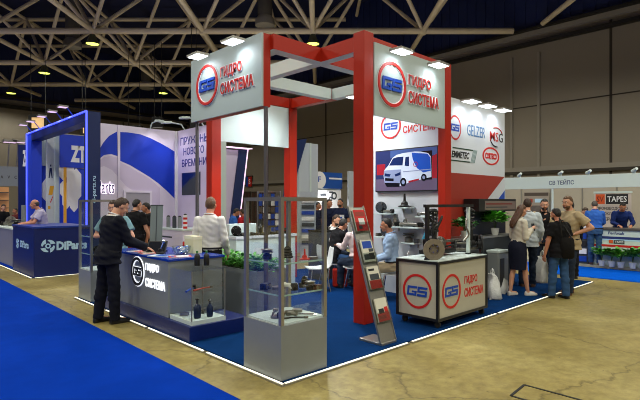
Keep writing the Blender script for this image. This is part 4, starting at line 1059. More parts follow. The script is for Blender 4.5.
# ---------------------------------------------------------------- shelves on the screen wall
def wy(px): return onx(px, 4.46)[0]
def shelf(label, px0, px1, py, dp=.22):
    y1, z = onx(px0, 4.36, py); y0 = onx(px1, 4.36, py)[0]
    t = thing('wall_shelf', label, 'shelf', (4.46, (y0 + y1) / 2, z)); MB().box(4.455 - dp, 4.455, y0, y1, z - .025, z).build('board', M_white, t, bevel=.003)
    for y in (y0 + .06, y1 - .06): MB().box(4.44, 4.46, y - .01, y + .01, z - .10, z - .025).build('bracket', M_alu, t)
    return (y0 + y1) / 2, z, y0, y1
G = 'car parts on the screen wall shelves'
y, z, _, _ = shelf('small white shelf under the screen corner next to the red column', 377, 394, 213); car_part('hub', (4.36, y + .1, z), 'dark hub on the shelf next to the near red column', 1.2, -1.2, G, M_slate); car_part('arm', (4.34, y - .08, z), 'forked arm on the shelf next to the near red column', .9, 1.2, G, M_iron)
y, z, _, _ = shelf('small white shelf under the middle of the screen', 398, 412, 207); car_part('joint', (4.35, y, z), 'black ball joint standing alone on the middle shelf', 1.6, 0, G, M_black)
y, z, ya, yb = shelf('long white shelf carrying two steering racks', 393, 424, 226, .26)
car_part('rack', (4.31, y - .05, z), 'front steering rack on the long white shelf', .95, PI / 2, G, M_iron); car_part('rack', (4.40, y + .06, z + .0), 'rear steering rack on the long white shelf, against the wall', .85, PI / 2, G, M_slate); car_part('shock', (4.36, yb - .05, z), 'upright grey shock absorber at the end of the long shelf', 1.0, 0, G, M_iron)
y, z, _, _ = shelf('small low white shelf behind the seated man in pale blue', 378, 390, 236); car_part('disc', (4.34, y - .06, z), 'dark brake disc on the low shelf by the seated man', .85, 0, G, M_slate); car_part('caliper', (4.36, y + .12, z), 'grey caliper on the low shelf by the seated man', .8, 0, G, M_iron)
y, z, _, _ = shelf('low white shelf beside the cart gantry', 405, 418, 242); car_part('pump', (4.36, y + .06, z), 'bright metal pump on the low shelf beside the gantry', 1.3, 1.0, G, M_iron); car_part('caliper', (4.35, y - .12, z), 'dark caliper on the low shelf beside the gantry', .9, .4, G, M_slate)
y, z, _, _ = shelf('white shelf half hidden by the black gantry post', 419, 433, 216); car_part('arm', (4.36, y, z), 'curved arm on the shelf behind the gantry post', 1.1, 1.6, G, M_iron)

# ---------------------------------------------------------------- white display counter at the rear of the stand
t = thing('display_counter', 'white stepped display counter below the plain white panel', 'counter', (3.1, 4.6, .018))
MB().box(2.40, 3.86, 4.30, 4.80, .018, 1.05).build('body', M_white, t, bevel=.004); MB().box(2.46, 3.10, 4.62, 4.80, 1.05, 1.27).build('riser', M_white, t, bevel=.004); MB().box(2.38, 3.88, 4.28, 4.82, 1.0, 1.05).build('ledge', M_wall, t)
MB().box(3.10, 3.14, 4.29, 4.30, .05, 1.0).build('joint', M_grey, t)
G = 'car parts on the white display counter'
for i, (kind, x, s, lab) in enumerate([('hub', 2.50, 1.1, 'wheel hub at the near end of the white display counter'), ('caliper', 2.68, .8, 'caliper second along the white display counter'), ('arm', 2.92, .8, 'bent arm third along the white display counter'), ('disc', 3.06, .8, 'brake disc beside the showcase on the white display counter'),
        ('arm', 3.32, 1.0, 'long arm on the lower part of the white display counter'), ('caliper', 3.55, .9, 'dark caliper on the lower part of the white display counter'), ('pump', 3.75, .9, 'pump at the far end of the white display counter')]):
    car_part(kind, (x, 4.45, 1.05), lab, s, .6 if kind == 'arm' else -.4, G)
x0 = 4.5
t = thing('speaker_cabinet', 'dark grey equipment cabinet beside the rear red column', 'cabinet', (4.75, 4.4, .018)); MB().box(4.50, 5.0, 4.15, 4.60, .018, 1.06).build('body', M_slate, t, bevel=.006); MB().box(4.49, 5.01, 4.14, 4.61, 1.06, 1.085).build('top', M_dark, t); MB().box(4.52, 4.98, 4.142, 4.15, .06, 1.02).build('door', mat('slate_door', (44, 50, 58), .5), t); MB().box(4.93, 4.95, 4.13, 4.142, .5, .62).build('handle', M_alu, t)
car_part('tool', (4.6, 4.3, 1.085), 'dark tool lying on the equipment cabinet', 1.2, .2, 'tools on the equipment cabinet'); car_part('caliper', (4.82, 4.3, 1.085), 'dark caliper on the equipment cabinet', .9, .2, 'tools on the equipment cabinet')

# ---------------------------------------------------------------- meeting table, chairs, suitcase
M_shell = mat('white_chair_shell', (200, 204, 206), .4)
def chair(label, x, y, rz, z=.46):
    t = thing('shell_chair', label, 'chair', (x, y, .018), rz, 'white shell chairs')
    b_ = MB(); rg = []
    prof = [(.23, .0, .20), (.20, -.015, .215), (0, -.02, .22), (-.16, .0, .215), (-.21, .06, .21), (-.235, .2, .20), (-.255, .34, .17), (-.262, .37, .13)]
    top = [[(-w, yy, z + zz), (-w * .6, yy, z + zz - .012), (w * .6, yy, z + zz - .012), (w, yy, z + zz)] for yy, zz, w in prof]
    A = [b_.vv(r) for r in top]; B = [b_.vv([(p[0], p[1] - (.012 if i > 3 else 0), p[2] - (.0 if i > 5 else .014)) for p in r]) for i, r in enumerate(top)]
    for P, n_ in ((A, 0), (B, 1)):
        for a_, c_ in zip(P, P[1:]):
            for i in range(3): b_.face([a_[i], a_[i + 1], c_[i + 1], c_[i]])
    for i in range(len(A) - 1):
        b_.face([A[i][0], A[i + 1][0], B[i + 1][0], B[i][0]]); b_.face([A[i][3], A[i + 1][3], B[i + 1][3], B[i][3]])
    for e in (0, -1):
        for i in range(3): b_.face([A[e][i], A[e][i + 1], B[e][i + 1], B[e][i]])
    b_.build('shell', M_shell, t, smooth=True, local=True)
    for sx in (-1, 1):
        for sy in (-1, 1): MB().cone((sx * .13, sy * .13, z - .03), (sx * .20, sy * .20, 0), .012, .010, 10).build('leg', M_chrome, t, smooth=True, local=True)
    return t
def yaw(dx, dy): return math.atan2(-dx, dy)
# ---------------------------------------------------------------- things behind the cart
def potted(label, x, y, ztop, spread, m, seed, n=90, size=.2, pot=.16, z=.018, group=None, dark=None):
    t = thing('potted_plant', label, 'plant', (x, y, z), 0, group)
    if dark:
        MB().box(x - .16, x + .16, y - .16, y + .16, z, z + dark).build('planter_box', M_slate, t, bevel=.006); z = z + dark - pot * 1.3
        MB().box(x - .145, x + .145, y - .145, y + .145, z + pot * 1.3, z + pot * 1.3 + .01).build('soil', M_soil, t)
    else: MB().lathe([(.001, 0), (pot * .7, 0), (pot, pot * 1.7), (pot * .92, pot * 1.7), (pot * .85, pot * 1.5), (.001, pot * 1.5)], (x, y, z), seg=20).build('pot', M_pot, t, smooth=True)
    b_ = MB(); h0 = z + pot * 1.4
    for a_ in range(6): b_.tube([(x, y, h0), (x + spread * .25 * math.cos(a_), y + spread * .25 * math.sin(a_), (h0 + ztop) / 2), (x + spread * .6 * math.cos(a_), y + spread * .6 * math.sin(a_), ztop - .1)], pot * .05, 6)
    b_.build('stems', mat('stem_green', (70, 92, 40), .7), t, smooth=True)
    zb = h0 + (ztop - h0) * (.15 if dark else .35)
    leafy(t, (x, y, zb), (spread, spread), (ztop - zb) * .85, n, size, m, seed)
potted('bushy green plant behind the black gantry posts of the cart', ony(461, 1.22)[0], 1.15, 1.40, .15, M_leaf, 11, 110, .12, .07, 1.06)
potted('big broad leaved green plant standing on the dark test bench', ony(493, 1.14)[0], 1.10, 1.52, .17, M_leaf2, 12, 120, .16, .08, 1.06)
bx0, bx1 = ony(479, 1.1)[0], ony(516, 1.1)[0]
t = thing('test_bench', 'dark machine cabinet with a lit header strip, standing against the partner logo wall', 'machine', ((bx0 + bx1) / 2, 1.15, .018))
MB().box(bx0 - .66, bx1 - .1, 1.08, 1.42, .018, 1.02).build('cabinet', M_slate, t, bevel=.006); MB().box(bx0 - .68, bx1 - .05, 1.06, 1.43, 1.02, 1.06).build('worktop', M_alu, t)
MB().box(bx0 + .05, bx1 - .05, 1.30, 1.42, 1.06, 1.52).build('rear_panel', mat('navy_panel', (20, 30, 54), .5), t)
MB().box(bx0, bx1, 1.10, 1.42, 1.52, 1.76).build('header', M_black, t, bevel=.006)
f = FY(1.10, bx0, 1.52); a = MB(); a.rect(f, .22, bx1 - bx0 - .03, .03, .20, 0, .004); a.build('header_strip', mat('header_grey', (112, 98, 92), .5, emit=.08), t)
text('HYDRAULIC TEST', f, .28, .115, (bx1 - bx0) * .62, .05, M_ink, t, t0=.004) if False else None
a = MB(); a.rect(f, .26, (bx1 - bx0) * .88, .13, .155, .004, .006, 0); a.rect(f, .26, (bx1 - bx0) * .74, .07, .09, .004, .006, 1); a.build('header_line', [mat('dull_red', (120, 44, 40), .6), M_slate], t)
MB().box(bx0 - .5, bx0 - .2, 1.065, 1.08, .35, .8).build('door', M_dark, t)
x, y = ony(497, .92)[0], .92
t = thing('paper_shredder', 'grey and black office machine beside the skirted woman', 'machine', (x, y, .018)); MB().box(x - .20, x + .20, y - .13, y + .10, .018, .76).build('body', M_grey, t, bevel=.02); MB().box(x - .205, x + .205, y - .14, y + .11, .76, .81).build('lid', M_white, t, bevel=.01); MB().box(x - .14, x + .02, y - .136, y - .13, .14, .66).build('bin', M_black, t, bevel=.004)
def bag(label, x, y, z, w, h, dp, rz, seed, handle=True, lean=0.0, group=None):
    t = thing('plastic_bag', label, 'bag', (x, y, z), rz, group); rr = random.Random(seed); b_ = MB(); rg = []
    for k_, (zz, a_, c_) in enumerate([(0, .86, .9), (.08, 1, 1), (.35, 1.05, 1.08), (.7, .98, .8), (.93, .92, .42), (1, .88, .25)]):
        rg.append([(w / 2 * a_ * math.copysign(abs(math.cos(u)) ** .6, math.cos(u)) + lean * zz * h + rr.uniform(-.012, .012), dp / 2 * c_ * math.copysign(abs(math.sin(u)) ** .6, math.sin(u)) + rr.uniform(-.02, .02), h * zz + (rr.uniform(-.02, .02) if k_ else 0)) for u in [2 * PI * i / 20 for i in range(20)]])
    b_.loft(rg); b_.build('sack', M_bag, t, smooth=True, local=True, angle=1.3)
    if handle:
        for s_ in (-1, 1): MB().tube([(-w * .2 + lean * h, s_ * dp * .1, h * .98), (-w * .14 + lean * h, s_ * dp * .05, h * 1.2), (0 + lean * h, 0, h * 1.27), (w * .14 + lean * h, s_ * dp * .05, h * 1.2), (w * .2 + lean * h, s_ * dp * .1, h * .98)], .008, 6).build('handle', M_bag, t, smooth=True, local=True)
    return t
x, y = ony(494, .66)[0], .66; bag('stuffed white plastic bag slumped on the carpet by the office machine', x, y, .018, .34, .40, .22, .7, 4, True, .3)
x, y = ony(503, .78)[0], .80; bag('white plastic bag on the carpet just behind the skirted woman', x, y, .018, .24, .28, .16, .2, 5, False, .5)

# ---------------------------------------------------------------- the tape booth across the aisle
BX = 11.2
tag(MB().box(11.1, 14.6, -6, 5.2, 0, .08).build('booth_platform', mat('pale_platform', (176, 172, 150), .6), origin=(11.1, 0, 0)), 'pale raised platform of the tape booth', 'platform')
t = thing('booth_shell', 'white framed booth shell of grey wall panels and a white lettered header', 'booth', (BX, 0, .08))
MB().box(BX, BX + .05, -6, 3.36, 2.08, 2.42).build('fascia', M_white, t, bevel=.004)
f = FX(BX, 3.36, 2.08)
text('СВ ТЕЙПС', f, 3.36 - onx(549, BX)[0], .10, onx(549, BX)[0] - onx(574, BX)[0], .145, mat('fascia_navy', (44, 60, 104), .5), t, bold=.01)
M_pan = mat('beige_grey_panel', (168, 160, 146), .6, var=.03)
for y in (1.94, 3.33, -3.0): MB().cone((BX + .03, y, .08), (BX + .03, y, 2.1), .03, seg=8).build('post', M_white, t)
yy = 5.0
while yy > -5.9:
    y2 = yy - .98; MB().box(14.0, 14.03, y2 + .03, yy, .08, 2.45).build('panel', M_pan, t); MB().cone((14.0, y2 + .015, .08), (14.0, y2 + .015, 2.45), .022, seg=8).build('post', M_alu, t); yy = y2
MB().box(BX + .05, 14, 5.0, 5.03, .08, 2.45).build('panel', M_pan, t)
for px, lab in ((520, 'small white spotlight on the tape booth header, beside the partner logo wall'), (561, 'small white spotlight on the tape booth header above the post'), (589, 'small white spotlight on the tape booth header above the blue shirted man'), (635, 'small white spotlight on the tape booth header at the photo edge')):
    y = onx(px, BX)[0]; s_ = thing('spotlight', lab, 'lamp', (BX + .02, y, 2.42), 0, 'spotlights on the tape booth header')
    MB().bar((BX + .02, y, 2.42), (BX - .02, y, 2.50), .025).build('arm', M_white, s_); MB().cone((BX - .05, y - .05, 2.53), (BX + .05, y + .06, 2.47), .035, .05, 14).build('head', M_white, s_, smooth=True)
x = 13.95; y0, y1 = onx(524, x)[0], onx(549, x)[0]; z1 = onx(536, x, 192)[1]; z0 = onx(536, x, 207)[1]
t = thing('poster', 'grey poster with dark header and orange black tags on the booth rear wall', 'poster', (x, (y0 + y1) / 2, z0)); f = FX(x, y0, z0); w = y0 - y1; h = z1 - z0
b_ = MB(); b_.rect(f, 0, w, -.6, h, 0, .012, 0); b_.rect(f, .02, w - .02, h * .74, h * .95, .012, .014, 1); b_.rect(f, .1, w * .36, h * .30, h * .55, .012, .014, 2); b_.rect(f, w * .45, w - .08, h * .30, h * .55, .012, .014, 3); b_.rect(f, .02, w - .02, -.55, 0.05, .012, .014, 4); b_.build('sheet', [mat('poster_grey', (150, 140, 132), .5), mat('poster_dark', (74, 64, 58), .5), M_band, M_letter_b, mat('poster_photo', (92, 84, 84), .5, var=.5, scale=6)], t)
# counter
cy1_ = onx(586, BX)[0]
t = thing('display_counter', 'white counter printed with blue lettering, a red stripe and an orange tag', 'counter', (BX + .35, -.6, .08))
MB().box(BX, BX + .7, -3, cy1_, .08, .98).build('body', M_white, t, bevel=.004); MB().box(BX - .02, BX + .72, -3, cy1_ + .02, .98, 1.03).build('worktop', mat('dark_worktop', (74, 70, 66), .4), t)
f = FX(BX, cy1_, 0); o_ = lambda px: cy1_ - onx(px, BX)[0]; zz = lambda py: onx(615, BX, py)[1]
b_ = MB(); b_.rect(f, .01, 4, zz(239.2), zz(236.6), 0, .004, 0); b_.rect(f, .01, 4, zz(247), zz(244.8), 0, .004, 1); b_.rect(f, .3, 4, zz(240.6), zz(239.2), 0, .004, 2); b_.rect(f, o_(609), o_(613), zz(243.4), zz(240), .004, .008, 3); b_.rect(f, o_(613.8), o_(624.5), zz(243.6), zz(240), .004, .008, 4); b_.rect(f, o_(587.5), o_(590), zz(245), zz(243), .004, .008, 3)
b_.build('print', [mat('print_navy', (30, 48, 110), .5), M_logo_r, M_letter_b, M_orange, M_slate], t)
text('TAPES', f, o_(615), zz(242.8), o_(623.5) - o_(615), zz(240.8) - zz(242.8), M_inkw, t, t0=.008)
text('Perfotak', f, o_(608), zz(234.6), o_(624.5) - o_(608), zz(231.6) - zz(234.6), mat('print_navy', (30, 48, 110), .5), t, shear=.15, bold=.02)
for i, (px, top_) in enumerate(((602, 246), (612, 247), (621, 250), (633, 247), (643, 248))):
    y, _ = onx(px, 11.02); zt = onx(px, 11.02, top_)[1]
    potted('small white potted green plant, %s along the counter foot from the blue shirted man' % ('first', 'second', 'third', 'fourth', 'fifth')[i], 11.0, y, zt + .02, .12, M_leaf if i % 2 else M_leaf2, 30 + i, 60, .15, .085, .08, 'potted plants along the tape counter')
x = 12.75; y0, y1 = onx(594.5, x)[0], onx(631.5, x)[0]; zt = onx(612, x, 192)[1]
t = thing('rollup_banner', 'roll-up banner with white TAPES lettering on black and an orange square', 'banner', (x, (y0 + y1) / 2, .08)); f = FX(x, y0, .08); w = y0 - y1; h = zt - .08
MB().rect(f, -.02, w + .02, h - .035, h + .02, -.03, .02).build('top_rail', M_white, t); MB().rect(f, -.03, w + .03, 0, .09, -.10, .10).build('base', M_alu, t)
b_ = MB(); b_.rect(f, 0, w, .09, h - .03, 0, .006, 0); b_.rect(f, .03, w * .29, h - .34, h - .06, .006, .008, 1); b_.rect(f, w * .32, w - .08, h - .34, h - .06, .006, .008, 2); b_.rect(f, .03, w - .03, .3, h - 1.0, .006, .008, 1); b_.build('sheet', [mat('banner_grey', (196, 184, 178), .5), M_orange, M_ink], t)
text('TAPES', f, w * .36, h - .28, w * .52, .16, M_inkw, t, t0=.008, bold=.01); text('SV', f, .06, h - .28, w * .2, .16, mat('banner_dark_orange', (120, 40, 20), .5), t, t0=.008)
for i, s_ in enumerate(('ПРОИЗВОДСТВО', 'САМОКЛЕЯЩИХСЯ', 'МАТЕРИАЛОВ')): text(s_, f, .06, h - .52 - i * .15, w * (.84, .86, .72)[i], .10, M_ink, t, t0=.006, bold=.01)
x, y = atd(580, 13.0)
t = thing('magazine_rack', 'dark rack of blue and white boxes behind the tall bearded man', 'rack', (x, y, .08)); MB().box(x - .02, x + .3, y - .2, y + .2, .08, 1.15).build('body', M_slate, t)
b_ = MB(); f = FX(x - .02, y + .2, .08)
for i in range(5): b_.rect(f, .03, .37, .06 + i * .2, .20 + i * .2, 0, .02, i % 3)
b_.build('front', [M_logo_b, M_inkw, M_ink], t)

# ---------------------------------------------------------------- purple wall booth behind the counter
t = thing('exhibition_wall', 'lilac printed wall with a sweeping cobalt blue shape and a grey door', 'wall panel', (3.1, 10.0, 0)); wz = 3.80
b_ = MB(); b_.box(1.90, 4.17, 10.0, 10.08, 0, wz, m=0); f = FY(10.0, 0, 0)
P = lambda L_: [ony(px, 10.0, py) for px, py in L_]
b_.poly(f, P([(119.5, 132), (128, 132.4), (140, 134.2), (150, 138), (160, 143), (168, 147.5), (174.5, 151.5), (174.5, 198.5), (167, 191), (158, 183), (149, 176.5), (140, 171), (130, 165), (119.5, 160.5)]), 0, .004, 1)
b_.poly(f, P([(117, 131.5), (109, 136), (103, 143), (98, 152), (98, 160), (104, 155), (111, 154), (117.5, 156)]), 0, .004, 1)
b_.poly(f, P([(98, 162), (104, 157), (111, 156), (118, 158), (119.5, 162), (130, 167), (140, 173), (150, 179), (160, 188), (160, 240), (98, 240)]), 0, .003, 2)
b_.poly(f, P([(98, 168), (104, 166), (112, 170), (119, 178), (126, 186), (135, 192), (135, 240), (98, 240)]), .003, .005, 0)
b_.build('panel', [M_lilac2, M_cobalt, M_lilac], t)
x0, _ = ony(117.5, 10); x1, _ = ony(119.8, 10); MB().box(x0, x1, 9.97, 10.0, 0, wz).build('post', M_lilac2, t)
MB().box(4.11, 4.17, 9.96, 10.0, 0, wz).build('post', M_inkw, t)
text('DiParts', f, ony(88, 10)[0], ony(100, 10, 194)[1], ony(114.3, 10)[0] - ony(88, 10)[0], ony(100, 10, 179.5)[1] - ony(100, 10, 194)[1], M_letter_p, t, depth=.03, bold=.05)
text('DiParts', f, ony(88.4, 10)[0], ony(100, 10, 193)[1], ony(113.8, 10)[0] - ony(88.4, 10)[0], ony(100, 10, 180.3)[1] - ony(100, 10, 193)[1], mat('letter_lilac_shade', (86, 66, 130), .5), t, depth=.006, t0=.031, bold=.0)
x0, zt = ony(125.5, 10, 192.5); x1, _ = ony(149.5, 10)
d_ = MB().box(x0, x1, 9.975, 9.995, .02, zt).build('door', mat('grey_door', (150, 146, 160), .5), t); b_ = MB(); b_.box(x0 - .06, x0, 9.96, 10, .0, zt + .06); b_.box(x1, x1 + .06, 9.96, 10, 0, zt + .06); b_.box(x0, x1, 9.96, 10, zt, zt + .06); b_.build('door_frame', M_lilac2, t); MB().bar((x1 - .08, 9.95, .98), (x1 - .2, 9.95, .98), .02).build('door_handle', M_alu, d_)
t = thing('exhibition_wall', 'lilac side wall with navy Cyrillic words and a dark picture', 'wall panel', (4.17, 9.1, 0)); wx = 4.17
b_ = MB(); b_.box(wx, wx + .08, 8.1, 10.0, 0, wz, m=0); f = FX(wx, 0, 0); yy = lambda px: -onx(px, wx)[0]; zc = lambda px, py: onx(px, wx, py)[1]
b_.rect(f, yy(182), yy(200.5), zc(190, 195), zc(190, 172.5), 0, .006, 1); b_.poly(f, [(yy(182), zc(190, 172.5)), (yy(195), zc(190, 172.5)), (yy(182), zc(190, 186))], .006, .008, 2)
b_.poly(f, [(yy(182.3), zc(190, 194.7)), (yy(182.3), zc(190, 188)), (yy(190), zc(190, 180)), (yy(200), zc(190, 174)), (yy(200), zc(190, 194.7))], .006, .009, 3); b_.build('panel', [mat('marbled_lilac', (198, 186, 218), .5, var=.14, scale=1.6), M_deep, M_navy, M_slate], t)
for s_, a_, c_, y0, y1 in (('ПРУЖИНЫ', 180.6, 208.5, 144.5, 136.5), ('НОВОГО', 183.5, 204, 155, 147.5), ('ВРЕМЕНИ', 182, 206.5, 166.5, 159)):
    text(s_, f, yy(a_), zc(188, y0), yy(c_) - yy(a_), zc(188, y1) - zc(188, y0), mat('slogan_navy', (40, 40, 130), .5), t, bold=.015)
for x, y, n, lab in ((3.35, 10, (0, -1, 0), 'white arm lamp on the lilac wall above the grey door'), (4.17, 9.55, (-1, 0, 0), 'white arm lamp above the Cyrillic slogan wall'), (4.17, 8.5, (-1, 0, 0), 'white arm lamp at the free end of the Cyrillic slogan wall')):
    l_ = thing('arm_lamp', lab, 'lamp', (x, y, wz), 0, 'arm lamps of the lilac booth'); n = V(n); c = V((x, y, wz)) + n * .55 + V((0, 0, .16))
    MB().tube([(x, y, wz), V((x, y, wz + .14)) + n * .1, c - n * .1], .018, 8).build('arm', M_white, l_, smooth=True); MB().bar(c - n * .12, c + n * .14 + V((0, 0, -.03)), .16, .06).build('head', M_white, l_, bevel=.01); spot('lamp_light', c + V((0, 0, -.08)), c - n * .35 + V((0, 0, -1)), 24, 2.0, .9, (1, .96, 1))
t = thing('display_counter', 'low white counter with small cans in front of the slogan wall', 'counter', (3.75, 8.9, 0)); MB().box(3.35, 4.10, 8.1, 9.75, 0, .96).build('body', M_lilac2, t, bevel=.004); MB().box(3.33, 4.12, 8.08, 9.77, .96, 1.0).build('worktop', M_white, t); MB().rect(FX(3.35, 9.7, .6), .15, 1.0, .15, .19, 0, .004).build('print', M_slate, t)
for i, (yv, c, lab) in enumerate(((9.4, M_grey, 'grey can standing first on the low white counter'), (9.05, M_slate, 'dark can standing second on the low white counter'), (8.75, M_grey, 'grey can standing third on the low white counter'), (8.45, M_logo_r, 'red striped tall can on the low white counter'))):
    b_ = thing('spray_can', lab, 'can', (3.6, yv, 1.0), 0, 'cans on the low white counter'); hh = .30 if i < 3 else .36
    b2 = MB()
    for q in range(6): b2.lathe([(.055, hh * q / 6), (.055, hh * (q + 1) / 6)], (3.6, yv, 1.0), m=(q % 2 if i == 3 else 0))
    b2.build('body', [c, M_inkw], b_, smooth=True); MB().lathe([(.05, 0), (.03, .03), (.001, .04)], (3.6, yv, 1.0 + hh)).build('cap', M_ink, b_, smooth=True)

# ---------------------------------------------------------------- the blue portal booth
tag(MB().box(.15, 4.2, 8.86, 20, 0, .014).build('booth_carpet', M_aisle, origin=(.15, 8.86, 0)), 'bright blue carpet inside the blue lit portal booth', 'carpet')
led_strip('white glowing floor strip along the side of the blue lettered counter', [((.08, 8.82), (.08, 11.4)), ((.08, 11.45), (.08, 14.2)), ((.08, 14.25), (.08, 17))])
led_strip('white glowing floor strip along the front of the blue lettered counter', [((.12, 8.80), (1.6, 8.80)), ((1.64, 8.80), (3.2, 8.80))])
t = thing('reception_counter', 'navy blue counter with pale blue pinwheel logo and lettering', 'counter', (.8, 9.5, .014)); cw = ony(90, 8.9)[0]; cb = onx(13, .14)[0]
MB().box(.14, cw, 8.90, cb, .014, 1.11).build('body', M_navy, t, bevel=.004); MB().box(.12, cw + .02, 8.88, cb + .02, 1.11, 1.15).build('worktop', mat('navy_worktop', (30, 60, 150), .3), t)
f = FY(8.90, .14, 0)
def pinwheel(b_, f, cx, cy, r, sx=1.0):
    for k_ in range(4):
        a0 = k_ * PI / 2 + .3; pts = []
        for i in range(7): a_ = a0 + i * .2; pts.append((cx + sx * r * (1 - .02 * i) * math.cos(a_), cy + r * (1 - .02 * i) * math.sin(a_)))
        for i in range(6, -1, -1): a_ = a0 + i * .17 + .35; q = r * (.40 + .055 * i); pts.append((cx + sx * q * math.cos(a_), cy + q * math.sin(a_)))
        b_.poly(f, pts, 0, .006)
    b_.ring(f, cx, cy, r * .36, r * .18, 0, .006, 20, sx=sx)
q = lambda px: ony(px, 8.9)[0] - .14; z_ = lambda px, py: ony(px, 8.9, py)[1]
b_ = MB(); pinwheel(b_, f, q(48), z_(48, 246), .16); b_.build('logo', M_letter_b, t); text('DiParts', f, q(56.5), z_(70, 249.5), q(87) - q(56.5), z_(70, 240.8) - z_(70, 249.5), M_letter_b, t, bold=.05)
f = FX(.14, cb, 0); q = lambda px: cb - onx(px, .14)[0]; z_ = lambda px, py: onx(px, .14, py)[1]
b_ = MB(); pinwheel(b_, f, q(17.6), z_(18, 243.5), .13); b_.build('logo', M_letter_b, t); text('DiParts', f, q(20.4), z_(24, 248), q(28.6) - q(20.4), z_(24, 241) - z_(24, 248), M_letter_b, t, bold=.02)
# portal
t = thing('portal_frame', 'blue portal frame edged with glowing blue light, over the navy counter', 'portal', (1.45, 9.1, .014)); pz = 3.9
yf = onx(27, 1.35)[0]
pb0 = 14.1
MB().box(1.32, 1.62, 9.0, 9.25, .014, pz).build('column', M_deep, t); MB().box(1.32, 1.62, pb0, pb0 + .5, .014, pz).build('column', M_cobalt, t); MB().box(1.32, 1.62, 9.25, pb0, pz - .24, pz).build('beam', M_navy, t)  # far column in brighter blue, the light on it put into the colour
for p_, q_ in (((1.30, 9.02, .02), (1.30, 9.02, pz)), ((1.30, 9.02, pz), (1.30, pb0 + .48, pz)), ((1.30, pb0 + .48, pz), (1.30, pb0 + .48, .02))): MB().bar(p_, q_, .035).build('light_edge', M_strip_b, t)
f = FY(9.0, 1.32, 0); text('di-parts.ru', f, .10, ony(95, 9, 203)[1], .11, ony(95, 9, 176)[1] - ony(95, 9, 203)[1], M_letter_b, t, vertical=True)
for i, (yv, wd) in enumerate(((10.2, 'first from the lettered column'), (11.1, 'second from the lettered column'), (12.1, 'third from the lettered column'), (13.3, 'fourth from the lettered column'), (14.2, 'at the far end of the portal beam'))):
    l_ = thing('arm_lamp', 'pinkish arm lamp over the blue portal, ' + wd, 'lamp', (1.4, yv, pz), 0, 'lamps on the blue portal')
    MB().bar((1.4, yv, pz), (1.2, yv, 4.14), .02).build('arm', M_cobalt, l_); MB().box(1.0, 1.22, yv - .10, yv + .10, 4.13, 4.17).build('head', M_alu, l_); MB().box(1.015, 1.205, yv - .085, yv + .085, 4.122, 4.131).build('diffuser', M_strip_p, l_); spot('lamp_light', (1.1, yv, 4.1), (1.4, yv, 3.0), 14, 2.2, .9, (.92, .9, 1))
# inner panels of the portal booth, 4 to 6 m behind the portal
f = FY(13.5, 0, 0); q = lambda px: ony(px, 13.5)[0]; z_ = lambda py, px=60: ony(px, 13.5, py)[1]
def panel(label, px0, px1, py_top, z0, m, yv=13.5, extra=None, name='exhibition_wall', extra_m=()):
    x0, zt = ony(px0, yv, py_top); x1, _ = ony(px1, yv)
    t = thing(name, label, 'panel', ((x0 + x1) / 2, yv, z0)); b_ = MB(); b_.box(x0, x1, yv, yv + .08, z0, zt, m=0)
    if extra: extra(b_, FY(yv, 0, 0))
    b_.build('panel', [m] + list(extra_m), t); MB().box(x0, x1, yv + .001, yv + .079, zt, zt + .03).build('cap_rail', M_alu, t)
    return t
Pz = lambda yv: (lambda L_: [ony(px, yv, py) for px, py in L_])
P14 = Pz(14.4); P135 = Pz(13.5)
panel('cobalt panel with a white arrow, behind the seated bald man', 36.5, 46.5, 148, .014, M_cobalt, 14.4, lambda b_, f: b_.poly(f, P14([(37, 190), (46, 178), (46.4, 202), (42, 197)]), 0, .004, 1), extra_m=[M_inkw])
panel('narrow white panel lit from above between cobalt panel and grey strip', 38, 47, 135, 2.9, M_white, 14.35)
panel('grey strip panel with a stick figure drawing and yellow marks', 46.5, 55.2, 133.5, .014, M_wall, 14.0, lambda b_, f: [b_.poly(f, Pz(14.0)(L_), 0, .004, m_) for L_, m_ in (([(48.5, 178), (49.6, 168), (51.8, 168), (52.6, 178), (51.6, 178), (50.7, 171), (49.6, 178)], 1), ([(50, 166.6), (50, 164.6), (51.2, 164.6), (51.2, 166.6)], 1), ([(48.4, 195), (50, 186), (54, 186), (52.4, 195)], 2), ([(48, 209), (48, 206), (50.4, 206), (50.4, 209)], 2), ([(50, 202), (52.6, 196), (53, 197), (50.6, 203)], 3))], extra_m=[M_deep, M_yellow, M_logo_r])
panel('plain white upright panel beside the yellow bar', 55.2, 60.2, 133.5, .014, M_white, 13.7)
t = panel('cobalt header panel carrying white letters above the hexagon wall', 60.2, 90, 134, z_(167), M_cobalt, 13.5)
text('ZT', FY(13.5), q(70.5), z_(161.5), q(86) - q(70.5), z_(144.5) - z_(161.5), M_inkw, t, bold=.06)
def hexes(b_, f):
    for hi_, (px, py) in enumerate(((63, 171), (71, 183), (64, 189), (66.5, 200), (74, 203), (70, 172), (76, 180), (76, 190), (71.5, 194))):
        cx, cz = ony(px, 13.55, py); r = .2 if px < 75 else .26
        b_.poly(f, [(cx + r * .7 * math.cos(PI / 6 + i * PI / 3), cz + r * 1.5 * math.sin(PI / 6 + i * PI / 3)) for i in range(6)], 0, .004 + .002 * hi_, 1)
panel('cobalt wall with white hexagons below the lettered header', 60.2, 90, 167.5, .014, M_cobalt, 13.55, hexes, extra_m=[M_inkw])
x0 = q(62.3); x1 = q(64.6); t = thing('yellow_bar', 'upright yellow bar in front of the hexagon wall', 'bar', (x0, 13.3, .014)); MB().box(x0, x1, 13.3, 13.38, .014, z_(167.5)).build('bar', M_yellow, t); MB().box(x0 - .05, x1 + .05, 13.25, 13.43, .014, .05).build('foot', M_alu, t)
